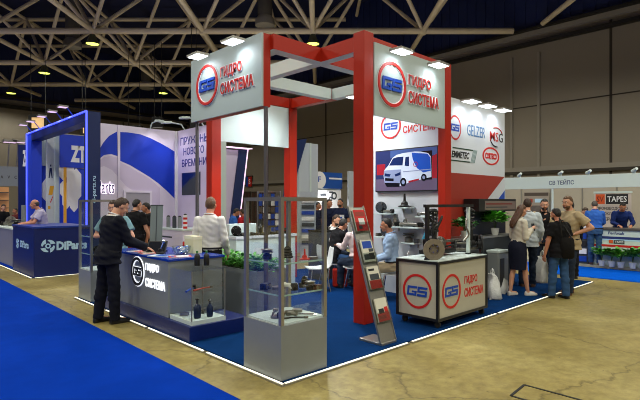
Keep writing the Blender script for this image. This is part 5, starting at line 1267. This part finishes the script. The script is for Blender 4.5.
t = panel('navy panel with white letters just outside the blue portal', 18.5, 28, 144.5, .014, M_navy, 16.4); text('Zt', FY(16.4), ony(22.6, 16.4)[0], ony(22, 16.4, 166.5)[1], ony(26.8, 16.4)[0] - ony(22.6, 16.4)[0], ony(22, 16.4, 150)[1] - ony(22, 16.4, 166.5)[1], M_inkw, t, bold=.05)
# grey booth far behind with dark letters
yv = 19.0; x0, zt = ony(-30, yv, 160); x1, _ = ony(18.3, yv)
t = thing('booth_shell', 'grey fascia with dark spaced letters over a warm lit wooden interior', 'booth', (x1 - 1, yv, 0)); zt = ony(9, yv, 166.5)[1]; zb = ony(9, yv, 186)[1]
zt_f = zt
MB().box(x0, x1, yv, yv + .1, zb, zt).build('fascia', mat('fascia_grey', (122, 128, 138), .5), t); f = FY(yv)
for s_, a_, c_ in (('A', .6, 3.2), ('V', 7.6, 10), ('C', 14.4, 16.8)): text(s_, f, ony(a_, yv)[0], ony(8, yv, 178.5)[1], ony(c_, yv)[0] - ony(a_, yv)[0], ony(8, yv, 175.5)[1] - ony(8, yv, 178.5)[1], M_ink, t)
MB().box(x0, x1, yv + 1.6, yv + 1.7, 0, zb).build('rear_wall', mat('glowing_warm_wood', (196, 140, 92), .6, var=.25, scale=3, emit=.22), t)  # lamp light of the interior put into the wood as a faint glow
b_ = MB()
for i in range(6): b_.box(x0, x1 - .05, yv + 1.4, yv + 1.6, .5 + i * .32, .53 + i * .32)
b_.build('shelf', M_slate, t); MB().box(x1 - .9, x1 - .82, yv + 1.2, yv + 1.6, 0, zb).build('divider', mat('dark_wood', (70, 44, 30), .6), t)
t = thing('display_counter', 'plain grey counter at the photo edge beyond the navy counter', 'counter', (.3, 14, 0)); a_, c_ = onx(-12, .25)[0], onx(13.5, .25)[0]
MB().box(.25, .95, c_ + .1, a_, .014, .98).build('body', mat('lilac_grey', (120, 122, 146), .5), t, bevel=.004); MB().box(.23, .97, c_ + .08, a_ + .02, .98, 1.02).build('worktop', M_white, t)
yq = c_ + .35; m_ = thing('monitor', 'grey monitor standing beside the portal column', 'monitor', (.6, yq, 1.02)); MB().box(.58, .62, yq - .02, yq + .36, 1.12, 1.62).build('screen', M_grey, m_, bevel=.006); MB().box(.5, .7, yq + .05, yq + .3, 1.02, 1.04).build('base', M_slate, m_); MB().bar((.6, yq + .17, 1.04), (.6, yq + .17, 1.3), .04).build('neck', M_slate, m_)
for i, (dy, lab, m_) in enumerate(((.9, 'dark spare part first on the plain grey counter', M_dark), (1.5, 'silver spare part second on the plain grey counter', M_iron), (2.1, 'dark spare part third on the plain grey counter', M_dark))): car_part(('pump', 'hub', 'caliper')[i], (.5, c_ + dy, 1.02), lab, 1.6, 0, 'spare parts on the plain grey counter', m_)
for px_, lab in ((10, 'first white spotlight on the grey lettered fascia'), (19, 'second white spotlight at the end of the grey lettered fascia')):
    x_, z_s = ony(px_, 18.6, 141.5); s_ = thing('spotlight', lab, 'lamp', (x_, 18.6, z_s), 0, 'spotlights of the grey lettered booth')
    MB().bar((x_, 19.0, zt_f), (x_, 18.7, z_s + .05), .03).build('arm', M_alu, s_); MB().box(x_ - .22, x_ + .22, 18.5, 18.75, z_s - .03, z_s + .06).build('head', M_alu, s_); MB().box(x_ - .2, x_ + .2, 18.52, 18.73, z_s - .045, z_s - .031).build('diffuser', M_strip_p, s_)
# hanging light boxes
for px0, px1, py0, py1, d, lab in ((28.5, 47, 114.5, 131, 24, 'warm glowing light box in a black frame hanging over the blue portal'), (80, 87, 123.5, 136, 25, 'small warm light box partly behind the portal column')):
    p0 = V(atd(px0, d) + (0,)); p1 = V(atd(px1, d) + (0,)); z1 = EYE + (HY - py0) / F * d; z0 = EYE + (HY - py1) / F * d; u = (p1 - p0).normalized(); L_ = (p1 - p0).length; f = Fr((p0.x, p0.y, z0), u)
    t = thing('light_box', lab, 'light box', (p0.x, p0.y, z0)); b_ = MB(); q = .14; b_.rect(f, 0, L_, -.05, q, -.12, .02); b_.rect(f, 0, L_, z1 - z0 - q, z1 - z0, -.12, .02); b_.rect(f, 0, q, q, z1 - z0 - q, -.12, .02); b_.rect(f, L_ - q, L_, q, z1 - z0 - q, -.12, .02); b_.build('frame', M_black, t)
    MB().rect(f, q, L_ - q, q, z1 - z0 - q, -.08, -.02).build('panel', M_cream, t)
    b_ = MB()
    for a_ in (.1, L_ - .1): b_.bar(f.p(a_, z1 - z0, -.05), (f.p(a_, 0).x, f.p(a_, 0).y, 9.6), .025)
    b_.build('hanger', M_black, t)
for px, py, d, w, h, lab in ((157, 122, 24, .5, .5, 'black loudspeaker box hanging above the lilac wall'), (133, 127, 26, .85, .18, 'flat black projector case hanging above the lilac wall'), (193, 124, 22, .3, .35, 'small black box hanging behind the aisle sign')):
    x, y = atd(px, d); z = EYE + (HY - py) / F * d; t = thing('loudspeaker', lab, 'speaker', (x, y, z - h / 2)); f = Fr((x, y, z - h / 2), RGT); MB().rect(f, -w / 2, w / 2, 0, h, -.3, 0).build('case', M_black, t, bevel=.01); MB().rect(f, -w / 2 + .04, w / 2 - .04, .04, h - .04, 0, .01).build('grille', M_dark, t); b_ = MB()
    for a_ in (-w * .35, w * .35): b_.bar(f.p(a_, h, -.15), (f.p(a_, 0, -.15).x, f.p(a_, 0, -.15).y, 9.6), .02)
    b_.build('hanger', M_black, t)

# ---------------------------------------------------------------- booths behind the stand
M_wb = mat('pale_booth_wall', (176, 184, 196), .5, var=.03)
yv = 9.0; P9 = Pz(yv)
t = thing('exhibition_wall', 'pale wall with a slanted navy band edged in pink light', 'wall panel', (ony(232, yv)[0], yv, 0)); x0, zt = ony(219, yv, 141); f = FY(yv)
b_ = MB(); b_.box(ony(226, yv)[0], ony(247, yv)[0] if False else ony(238.5, yv)[0], yv + .02, yv + .10, 0, ony(232, yv, 149.5)[1], m=0); b_.poly(f, P9([(239, 149.5), (247, 149.5), (236, 243), (227, 243)]), -.08, .02, 1); b_.build('panel', [M_lilac, M_deep], t)
b_ = MB(); b_.poly(f, P9([(247, 149.5), (248, 149.5), (237, 243), (236, 243)]), -.06, .03); b_.rect(f, ony(226, yv)[0], ony(250.5, yv)[0], ony(235, yv, 148)[1], ony(235, yv, 147.2)[1], -.1, .1); b_.build('light_edge', M_strip_p, t)
t = thing('exhibition_wall', 'tall narrow white upright panel beside the red column', 'panel', (ony(222, 8.6)[0], 8.6, 0)); MB().box(ony(218, 8.6)[0], ony(226.3, 8.6)[0], 8.6, 8.72, 0, ony(222, 8.6, 139)[1]).build('panel', M_white, t); MB().box(ony(218, 8.6)[0] - .02, ony(218, 8.6)[0], 8.58, 8.74, 0, ony(222, 8.6, 139)[1]).build('edge', M_alu, t)
t = thing('exhibition_wall', 'pale blue white wall with a slanted navy band behind the rear red column', 'wall panel', (ony(308, yv)[0], yv, 0))
b_ = MB(); b_.box(ony(299, yv)[0], ony(318.3, yv)[0], yv + .02, yv + .12, 0, ony(308, yv, 143)[1], m=0); b_.poly(f, P9([(297, 140), (306.5, 139), (297, 173), (285.5, 243), (275.5, 243), (289, 170)]), -.08, .02, 1); b_.build('panel', [M_wb, M_deep], t)
MB().box(ony(310, yv)[0], ony(311, yv)[0], yv - .02, yv + .02, 0, ony(308, yv, 143)[1]).build('post', M_white, t)
yv = 10.0; t = thing('booth_shell', 'white poster booth under a blue banner with a round white letter badge', 'booth', (ony(330, yv)[0], yv, 0)); f = FY(yv); Q = lambda px: ony(px, yv)[0]; Z = lambda py, px=330: ony(px, yv, py)[1]
MB().box(Q(317), Q(342.3), yv, yv + .06, Z(188.5), Z(172.5)).build('banner', mat('banner_blue', (16, 74, 160), .45), t)
b_ = MB(); b_.disc(f, Q(319.5), Z(180, 320), (Z(172) - Z(188)) * .52, .0, .02, 32, 0); b_.rect(f, Q(329), Q(341.5), Z(179.2), Z(177.6), 0, .006, 0); b_.build('badge', M_inkw, t); text('F', f, Q(317.8), Z(182, 320), Q(320.6) - Q(317.8), Z(176.5, 320) - Z(182, 320), M_logo_b, t, t0=.02)
b_ = MB(); b_.box(Q(314), Q(342), yv + .7, yv + .76, 0, Z(188.5) + .1, m=0)
f2 = FY(yv + .7); q2 = lambda px: ony(px, yv + .7)[0]; z2 = lambda py: ony(330, yv + .7, py)[1]
for a_, c_, y0, y1, m_ in ((319, 327.2, 226, 190, 1), (328, 341, 226, 190, 1), (320, 326, 196, 193.5, 2), (320.5, 324, 200, 198, 2), (329, 333, 193, 191.4, 2), (320, 325, 212, 206, 3), (330, 338, 214, 208, 2)): b_.rect(f2, q2(a_), q2(c_), z2(y0), z2(y1), 0, .004 + .002 * m_, m_)
b_.ring(f2, q2(334), z2(195.8), .16, .09, .006, .012, 24, 2); b_.ring(f2, q2(330.5), z2(199), .10, .05, .006, .012, 20, 2)
b_.build('poster_wall', [M_wall, M_inkw, M_slate, mat('poster_pink', (200, 150, 150), .5)], t)
MB().box(Q(342.3), Q(366), yv - .35, yv - .27, 0, Z(172, 350)).build('side_panel', M_wb, t); MB().box(Q(313), Q(342), yv + .1, yv + .7, Z(188.5) - .05, Z(188.5)).build('canopy', M_white, t)
area('booth_light', (Q(330), yv + .3, Z(188.5) - .1), (Q(330), yv + .72, 1.2), .8, 45, (1, .97, .95))
# display stand with hanging pieces
x, y = atd(269, 13.2)
t = thing('display_rack', 'tall open rack with blue and white hanging parts packets', 'rack', (x, y, 0)); f = Fr((x, y, 0), RGT)
b_ = MB()
for a_ in (-.30, .30): b_.bar(f.p(a_, 0), f.p(a_, 2.0), .04)
for z in (.1, .8, 1.3, 1.98): b_.bar(f.p(-.3, z), f.p(.3, z), .03)
b_.build('frame', M_alu, t); rr = random.Random(9); b_ = MB()
for i in range(5):
    for j in range(6): 
        c = rr.choice([0, 1, 2, 3]); b_.rect(f, -.27 + i * .11, -.18 + i * .11, .88 + j * .18 + rr.uniform(0, .02), 1.03 + j * .18, .0, .03, c)
o = b_.build('packet', [M_logo_b, M_inkw, M_slate, M_iron], t); 
x, y = atd(308, 14.0)
t = thing('display_rack', 'grey rack of small packets beside the rear red column', 'rack', (x, y, 0)); f = Fr((x, y, 0), RGT); b_ = MB(); b_.rect(f, -.22, .22, 0, 2.0, -.2, 0); b_.build('frame', M_wb, t); b_ = MB()
for j in range(8): b_.rect(f, -.18, .18, .5 + j * .17, .60 + j * .17, 0, .04, j % 3)
b_.build('packet', [M_slate, M_inkw, M_logo_b], t)
# gates of the hall behind
k_ = 0
for a_, c_ in ((276, 262.5), (261.5, 252), (251, 242), (241, 233)):
    k_ += 1; y0, zt = onx(a_, XW, 191.5); y1 = onx(c_, XW)[0]; o = MB(); o.box(XW - .06, XW - .01, y0, y1, 0, zt, m=0)
    for i in range(3): yy_ = y0 + (y1 - y0) * (i + .5) / 3; o.box(XW - .09, XW - .06, yy_ - .12, yy_ + .12, .1, zt - .1, m=1)
    struct(o.build('door_%d' % k_, [mat('dark_brown_gate', (58, 44, 38), .6), mat('red_brown_gate', (84, 54, 46), .6)]))
y0, z0 = onx(252, XW - .1, 186.5); y1, z1 = onx(246.5, XW - .1, 177)
t = thing('hanging_sign', 'small blue and red sign on the far hall wall', 'sign', (XW - .1, y0, z0)); f = FX(XW - .1, y1, z0); w = y1 - y0; b_ = MB(); b_.rect(f, 0, w * .4, 0, z1 - z0, 0, .05, 0); b_.rect(f, w * .4, w, 0, z1 - z0, 0, .05, 1); b_.build('board', [M_logo_b, M_logo_r], t); text('S', f, w * .5, .2, w * .3, (z1 - z0) * .5, M_inkw, t, t0=.05); MB().box(XW - .1, XW - .02, y0, y1, z1, z1 + .08).build('bracket', M_trim, t)
# ---------------------------------------------------------------- people
C_suit = cloth('black_suit', (17, 19, 30)); C_white = cloth('white_shirt', (212, 210, 208)); C_blacktee = cloth('black_tee', (18, 18, 22)); C_teal = cloth('grey_teal_tee', (108, 142, 150)); C_trous = cloth('black_trousers', (16, 15, 18))
C_jean = cloth('blue_denim', (52, 82, 122)); C_jean2 = cloth('dark_denim', (40, 50, 68)); C_lav = cloth('lavender_shirt', (176, 170, 196)); C_pale = cloth('pale_blue_shirt', (150, 174, 204)); C_beige = cloth('beige_shirt', (176, 158, 126)); C_blue = cloth('blue_shirt', (52, 102, 190)); C_navy = cloth('navy_polo', (20, 28, 58))
C_cream = cloth('cream_blouse', (208, 202, 188)); C_skirt = cloth('navy_skirt', (22, 26, 44)); C_khaki = cloth('khaki_trousers', (168, 152, 122)); C_red = cloth('red_shirt', (176, 30, 40)); C_pink = cloth('pale_pink_shirt', (206, 186, 186)); C_rust = cloth('rust_trousers', (120, 48, 34)); C_stripe = cloth('striped_tee', (150, 158, 172))
S_black = mat('black_leather', (18, 16, 16), .35); S_white = mat('white_shoe', (206, 200, 192), .5); S_brown = mat('brown_shoe', (96, 64, 44), .5)
Zc = .018
person('man in a dark suit with a white collar, bending over the grey counter', (-.20, 3.62), 42, 1.80, 10, (30, -10), {'R': ((.12, .42, -1), (.05, 1, -.42)), 'L': ((-.22, .1, -1), (-.05, .35, -1))}, legs={'R': (.07, .02, .01), 'L': (-.07, -.05, .01)}, top=C_white, bottom=C_suit, jacket=(C_suit, .035), shoes=S_black, hair='brown', fat=1.12, collar=C_white, vox=.010)
person('person in a grey green tee with folded arms, mostly hidden behind the suited man', (.34, 4.80, Zc), 185, 1.72, 0, (12, 10), {'R': ((.55, .1, -1), (-.9, .5, .05)), 'L': ((-.55, .1, -1), (.9, .5, .0))}, top=C_teal, bottom=C_jean2, shoes=S_black, hair='brown', cuff='short', untuck=True, fat=1.12, vox=.012)
x, y = atd(122, 11.4); person('fair haired person glimpsed between the suited man and the black tee man', (x, y), 200, 1.56, 0, (5, 0), top=C_beige, bottom=C_jean2, shoes=S_black, hair='blond', female=True, vox=.014)
x, y = atd(135.5, 10.6); person('man in a black tee seen from behind before the grey door', (x, y), 15, 1.77, 0, (5, -25), {'R': ((.28, .1, -1), (.1, .5, -.8)), 'L': ((-.2, 0, -1), (0, .3, -1))}, top=C_blacktee, bottom=C_rust, shoes=S_black, hair='dark', cuff='short', untuck=True, fat=1.06, vox=.012)
x, y = atd(148, 11.2); person('dark haired person half hidden by the tall grey screen', (x, y), 250, 1.70, 0, (8, 0), top=C_blacktee, bottom=C_jean2, shoes=S_black, hair='dark', skin=1, cuff='short', untuck=True, vox=.014)
person('man in a white shirt standing with his back turned behind the counter', (1.11, 3.09, Zc), 8, 1.76, 0, (3, 4), {'R': ((.2, .02, -1), (-.05, .62, -.8)), 'L': ((-.2, .02, -1), (.05, .62, -.8))}, legs={'R': (.075, -.02, .01), 'L': (-.065, .04, .01)}, top=C_white, bottom=C_trous, shoes=S_black, hair='fair', fat=1.0, skin=2, vox=.010)
x, y = atd(45, 12.65); person('bald man in a lavender shirt leaning on the navy counter', (x, y, .014), 232, 1.80, 16, (6, -15), {'R': ((.2, .6, -.9), (-.3, 1, -.15)), 'L': ((-.25, .6, -.9), (.35, 1, -.15))}, top=C_lav, bottom=C_jean2, shoes=S_black, hair='grey', style='bald', skin=2, cuff='short', untuck=True, fat=1.12, vox=.012)
x, y = atd(3, 17.5); person('dark clothed person at the photo edge by the warm lit booth', (x, y), 120, 1.64, 0, (5, 0), top=C_blacktee, bottom=C_trous, shoes=S_black, vox=.016)
x, y = atd(16, 18); person('person in a reddish shirt near the grey monitor', (x, y), 200, 1.50, 0, (5, 0), top=cloth('maroon_shirt', (96, 40, 44)), bottom=C_trous, shoes=S_black, skin=1, vox=.016)
# behind the white counter
x, y = atd(231, 13.6); person('person in a blue shirt bent forward in front of the slanted navy band', (x, y), 70, 1.56, 10, (20, 0), top=C_blue, bottom=C_jean2, shoes=S_black, skin=1, vox=.014)
x, y = atd(243.5, 13.8); person('person in a red shirt behind the white display counter', (x, y), 300, 1.53, 0, (10, 0), top=C_red, bottom=C_jean2, shoes=S_black, hair='brown', skin=1, cuff='short', untuck=True, vox=.014)
x, y = atd(237, 16.5); person('dark haired person in grey standing far behind the red shirted person', (x, y), 90, 1.76, 0, (5, 0), top=cloth('mid_grey_tee', (96, 98, 106)), bottom=C_trous, shoes=S_black, cuff='short', untuck=True, vox=.016)
x, y = atd(328.5, 14.6); person('man in a navy polo turned towards his colleague by the poster booth', (x, y), 150, 1.80, 0, (0, 15), {'R': ((.1, .05, -1), (0, .3, -1)), 'L': ((-.2, .1, -1), (.4, .5, -.6))}, top=C_navy, bottom=C_jean, shoes=S_black, skin=1, cuff='short', untuck=True, vox=.013)
x, y = atd(341, 14.4); person('man in a navy polo holding a white card by the poster booth', (x, y), 205, 1.82, 0, (3, -15), {'R': ((.2, .1, -1), (-.1, .3, -1)), 'L': ((-.22, .1, -1), (.3, .9, .0))}, top=C_navy, bottom=C_jean2, shoes=S_black, skin=1, beard='dark', cuff='short', untuck=True, vox=.013)
x, y = atd(317.5, 15.6); person('person partly hidden by the showcase post near the two navy polo men', (x, y), 130, 1.72, 0, (5, 0), top=C_navy, bottom=C_jean, shoes=S_black, skin=1, cuff='short', untuck=True, vox=.016)
t = thing('card', 'white card held by the man in the navy polo', 'card', (x, y, 1.2)); x, y = atd(340.6, 14.05); t.location = (x, y, 1.08); WM[t.name] = Matrix.Translation((x, y, 1.08)); f = Fr((x, y, 1.08), RGT); MB().rect(f, -.10, .10, 0, .26, 0, .006).build('sheet', M_inkw, t); MB().rect(f, -.06, .04, .16, .2, .006, .008).build('print', M_logo_b, t)
# meeting group
tx, ty = 4.87, 3.55
t = thing('meeting_table', 'round white table between the seated visitors', 'table', (tx, ty, Zc)); MB().lathe([(.001, .72), (.34, .72), (.35, .735), (.34, .75), (.001, .75)], (tx, ty, Zc), seg=40).build('top', M_white, t, smooth=True); MB().cone((tx, ty, .03), (tx, ty, .74), .035, seg=16).build('pedestal', M_chrome, t, smooth=True); MB().lathe([(.001, 0), (.26, 0), (.26, .012), (.05, .03), (.001, .03)], (tx, ty, Zc), seg=32).build('base', M_chrome, t, smooth=True)
flg = thing('magazine', 'open brochure lying on the round white table', 'magazine', (tx - .1, ty - .1, .768), .4); MB().box(-.2, 0, -.14, .14, 0, .006).box(0, .2, -.14, .14, 0, .006).build('pages', M_paper, flg, local=True); MB().box(-.18, -.02, .02, .12, .006, .007).box(.02, .18, -.12, .0, .006, .007).build('print', M_logo_b, flg, local=True)
t = thing('paper_cup', 'white paper cup on the round white table', 'cup', (tx + .12, ty + .12, .768)); MB().lathe([(.001, 0), (.026, 0), (.036, .09), (.033, .09), (.024, .006), (.001, .006)], (tx + .12, ty + .12, .768)).build('cup', M_white, t, smooth=True); MB().lathe([(.037, 0), (.038, .006), (.03, .012), (.001, .012)], (tx + .12, ty + .12, .857)).build('lid', M_logo_r, t, smooth=True)
def sit(label, x, y, ang, clabel, H=1.74, **kw):
    a_ = math.radians(ang); f = FWD * math.cos(a_) + RGT * math.sin(a_); chair(clabel, x, y, math.atan2(-f.x, f.y)); return person(label, (x, y, Zc), ang, H, seat=.475, **kw)
x, y = atd(332, 9.95); sit('seated man in a black tee and blue jeans with his back to the showcase', x, y, 62, 'white shell chair under the seated man in black', 1.72, lean=20, head=(15, 10), arms={'R': ((.15, .6, -.9), (-.1, 1, .05)), 'L': ((-.2, .5, -.9), (.2, 1, .05))}, top=C_blacktee, bottom=C_jean, shoes=S_black, hair='dark', skin=1, cuff='short', untuck=True, vox=.011)
x, y = atd(332.5, 11.0); sit('seated bearded man in a white shirt behind the black tee man', x, y, 150, 'white shell chair under the bearded man in white', 1.76, lean=8, head=(14, 25), arms={'R': ((.2, .5, -.9), (-.3, .8, .5)), 'L': ((-.2, .5, -.9), (.2, 1, .05))}, top=C_white, bottom=C_jean2, shoes=S_black, hair='brown', beard='brown', vox=.011)
x, y = 4.13, 2.80; sit('seated person in pale pink half hidden by the near red column', x, y, 335, 'white shell chair under the person in pale pink', 1.72, lean=6, head=(15, 0), arms={'R': ((.15, .6, -.9), (-.1, 1, .1)), 'L': ((-.15, .6, -.9), (.1, 1, .1))}, top=C_pink, bottom=C_jean2, shoes=S_black, hair='dark', skin=1, vox=.011)
x, y = 4.01, 1.88; sit('seated man in a pale blue shirt and khaki trousers below the wall shelves', x, y, 283, 'white shell chair under the man in pale blue', 1.74, lean=6, head=(8, 0), arms={'R': ((.10, .12, -1), (-.25, .9, -.35)), 'L': ((-.10, .12, -1), (.25, .9, -.35))}, top=C_pale, bottom=C_khaki, shoes=S_brown, hair='dark', skin=1, fat=1.08, vox=.010)
x, y = atd(276, 10.0); chair('empty white shell chair beside the red suitcase', *atd(318, 9.3), 1.0); chair('empty white shell chair behind the silver trough planter', *atd(262, 8.9), 2.4)
x, y = fl(340, 287, .018); t = thing('suitcase', 'small red hard case on the carpet by the seated black tee man', 'suitcase', (x - .06, y - .06, Zc)); f = Fr((x - .06, y - .06, Zc), RGT); MB().rect(f, -.145, .145, .02, .36, -.2, 0).build('shell', M_red, t, bevel=.02); b_ = MB(); b_.rect(f, -.05, .05, .36, .385, -.11, -.09); b_.build('handle', M_black, t); b_ = MB()
for a_ in (-.1, .1): b_.cone(f.p(a_, .012, -.04), f.p(a_, .012, -.07), .012); b_.cone(f.p(a_, .012, -.14), f.p(a_, .012, -.17), .012)
b_.build('wheel', M_rubber, t)
# standing group on the stand edge
person('woman in a cream blouse and navy skirt looking at a phone', (5.86, .50, Zc), 72, 1.66, 3, (18, 0), {'R': ((.10, .05, -1), (-.30, .80, .62)), 'L': ((-.10, .05, -1), (.38, .80, .45))}, legs={'R': (.035, .10, .005), 'L': (-.035, -.07, .02)}, top=C_cream, skirt=C_skirt, shoes=S_white, hair='long', style='long', female=True, untuck=False, vox=.010)
p = (6.19, .36); t = thing('phone', 'dark phone in the hands of the skirted woman', 'phone', p + (1.17,)); f = Fr(p + (1.17,), (FWD * .3 + RGT).normalized(), V((.2, .2, 1))); MB().rect(f, -.035, .035, 0, .14, 0, .008).build('case', M_black, t, bevel=.003); MB().rect(f, -.031, .031, .006, .134, .008, .009).build('glass', mat('phone_glass', (40, 44, 52), .15), t)
x, y = atd(527.5, 9.75); person('man in a pale shirt seen from behind between the woman and the bearded visitor', (x, y, Zc), 20, 1.76, 0, (8, 0), {'R': ((.22, .05, -1), (-.1, .7, -.7)), 'L': ((-.2, .05, -1), (.1, .8, -.6))}, top=cloth('pale_grey_shirt', (190, 200, 206)), bottom=C_jean2, shoes=S_brown, hair='brown', untuck=True, fat=1.08, vox=.011)
x, y = atd(544, 10.3); person('bearded man in an open beige jacket over a black tee, facing the camera', (x, y, Zc), 195, 1.76, 0, (10, 0), {'R': ((.2, .1, -1), (-.3, .8, -.4)), 'L': ((-.2, .1, -1), (.2, .8, -.5))}, top=C_blacktee, bottom=C_jean2, jacket=(C_beige, .075), shoes=S_brown, hair='dark', beard='dark', vox=.011)
x, y = 6.20, -.09; person('short man in a black tee and jeans carrying a black shoulder bag', (x, y, .0), -22, 1.60, 3, (8, 8), {'R': ((.25, -.05, -1), (.05, .2, -1)), 'L': ((-.25, .1, -1), (-.05, .25, -1))}, legs={'R': (.06, -.04, .01), 'L': (-.06, .05, .01)}, top=C_blacktee, bottom=C_jean, shoes=S_black, hair='dark', beard='dark', skin=2, cuff='short', untuck=True, fat=1.12, vox=.010)
x, y = 6.76, -.06; person('tall bearded man in a beige shirt with a hand on his hip', (x, y, .0), 256, 1.82, 0, (6, 14), {'R': ((.2, .2, -1), (-.3, .7, -.3)), 'L': ((-.62, -.55, -.78), (.5, .72, -.38))}, legs={'R': (.06, -.06, .01), 'L': (-.06, .06, .01)}, top=C_beige, bottom=C_jean2, shoes=S_brown, hair='fair', beard='fair', cuff='short', untuck=True, fat=1.1, vox=.010)
x, y = atd(571, 10.9); person('dark haired person just visible behind the tall bearded man', (x, y, 0), 0, 1.74, 0, (5, 0), top=C_blacktee, bottom=C_trous, shoes=S_black, vox=.014)
x, y = 6.33, -.22; x, y = atd(567, 8.48); t = thing('shoulder_bag', 'black cloth bag hanging by a strap from the short man', 'bag', (x, y, .78)); b_ = MB(); f = Fr((x, y, .72), (RGT - FWD * .5).normalized()); rg = []
for z, w, dd in ((0, .09, .05), (.03, .115, .075), (.2, .12, .085), (.32, .11, .06), (.36, .09, .03)): rg.append([f.p(w * math.copysign(abs(math.cos(u)) ** .6, math.cos(u)), z, dd * math.sin(u)) for u in [2 * PI * i / 20 for i in range(20)]])
b_.loft(rg); b_.build('pouch', cloth('black_bag', (20, 18, 18)), t, smooth=True); MB().tube([f.p(-.08, .34, 0), f.p(-.10, .58, .06), f.p(-.12, .70, .02), f.p(-.06, .58, -.04), f.p(.08, .34, 0)], .014, 6).build('strap', M_black, t, smooth=True)
x, y = atd(542.5, 8.95); bag('white plastic carrier bag hanging beside the short man in jeans', x, y, .23, .26, .46, .16, .9, 6)
# tape booth people
x, y = atd(595, 12.75); person('man in a blue shirt and jeans seen from behind at the tape counter', (x, y, .08), 25, 1.68, 4, (22, 0), {'R': ((.15, .5, -1), (-.1, 1, -.2)), 'L': ((-.2, .2, -1), (.1, .9, -.3))}, top=C_blue, bottom=C_jean, shoes=S_brown, hair='grey', fat=1.1, vox=.011)
x, y = atd(620, 13.35); person('man in a navy shirt bent over papers behind the tape counter', (x, y, .08), 200, 1.70, 24, (25, 0), {'R': ((.25, .5, -.9), (-.4, 1, -.25)), 'L': ((-.25, .5, -.9), (.4, 1, -.25))}, top=cloth('royal_navy_shirt', (24, 44, 104)), bottom=C_trous, shoes=S_black, hair='dark', skin=1, vox=.012)
x, y = atd(580.5, 13.3); person('person in a striped top bowing the head inside the tape booth', (x, y, .08), 160, 1.52, 8, (35, 0), top=C_stripe, bottom=C_trous, shoes=S_black, hair='brown', vox=.014)
# ---------------------------------------------------------------- camera and light
cam = bpy.data.cameras.new('camera'); cam.sensor_width = 36; cam.lens = F / 640 * 36; cam.shift_y = (HY - 200) / 640
co = bpy.data.objects.new('camera', cam); COL.objects.link(co); co.location = (CAMX, CAMY, EYE)
co.rotation_euler = Matrix((RGT, V((0, 0, 1)), -FWD)).transposed().to_euler()
cam.clip_end = 200; SC.camera = co
w = bpy.data.worlds.new('hall_air'); SC.world = w; w.use_nodes = True
w.node_tree.nodes['Background'].inputs[0].default_value = (.5, .5, .55, 1); w.node_tree.nodes['Background'].inputs[1].default_value = .02
# the high bays of the hall: the ones in view and the rows beyond the frame
HBN = [h[0] for h in HB]
for i in range(-5, 6):
    for j in range(-6, 5):
        p = node(i, j)
        if not inside(p): continue
        if (i, j) in HBN or (j <= -1 and (i + j) % 2 == 0):
            spot('high_bay_and_fill_light', p + (ZB - .68,), p + (0,), 760, 2.75, .5, (1.0, .965, .80), .28)
spot('high_bay_and_fill_light', (7.6, -4.2, 8.6), (11.4, .8, 1.4), 900, .9, .6, (1.0, .97, .9), .28)  # added spot with no lamp, brightens the tape booth header and counter
spot('unseen_stand_light', (3.3, 2.9, 3.74), (3.4, 2.9, 0), 260, 2.7, .8, (.92, .98, 1.0), .15)  # added without a fixture to brighten the stand interior
spot('unseen_stand_light', (3.3, 4.1, 3.74), (3.3, 4.7, 2.0), 90, 2.5, .8, (.92, .98, 1.0), .15)
spot('unseen_stand_light', (1.9, 2.8, 3.74), (1.5, 2.9, 0), 120, 2.5, .8, (.92, .98, 1.0), .15)
spot('unseen_stand_light', (3.1, 3.5, 3.74), (3.1, 4.5, .8), 150, 1.5, .8, (.92, .98, 1.0), .15)  # added without a fixture to brighten the white display counter
# added spots without fixtures, turned up to brighten the truss and roof
for x, y, z in ((5.5, 5.4, 3.6), (2.6, 12.5, 3.9), (12.6, 4.4, 2.6), (9.5, 12, 3.2), (14, -8, 3), (-9, 6, 3), (-6, 18, 3), (10, 24, 3), (-3, 28, 3), (3, -3, 7.0), (-2, 8, 6.0)):
    spot('added_up_light', (x, y, z), (x, y, 12), 300, 2.6, .7, (1.0, .95, .86), .3)
vs = SC.view_settings; vs.view_transform = 'Standard'; vs.look = 'None'; vs.exposure = 0.0; vs.gamma = 1.0; vs.use_curve_mapping = False
SC.cycles.max_bounces = 6; SC.cycles.transparent_max_bounces = 24; SC.cycles.sample_clamp_indirect = 4.0
SC.cycles.use_denoising = True; SC.cycles.denoising_input_passes = 'RGB_ALBEDO_NORMAL'; SC.cycles.denoising_prefilter = 'ACCURATE'; SC.cycles.filter_width = 1.0
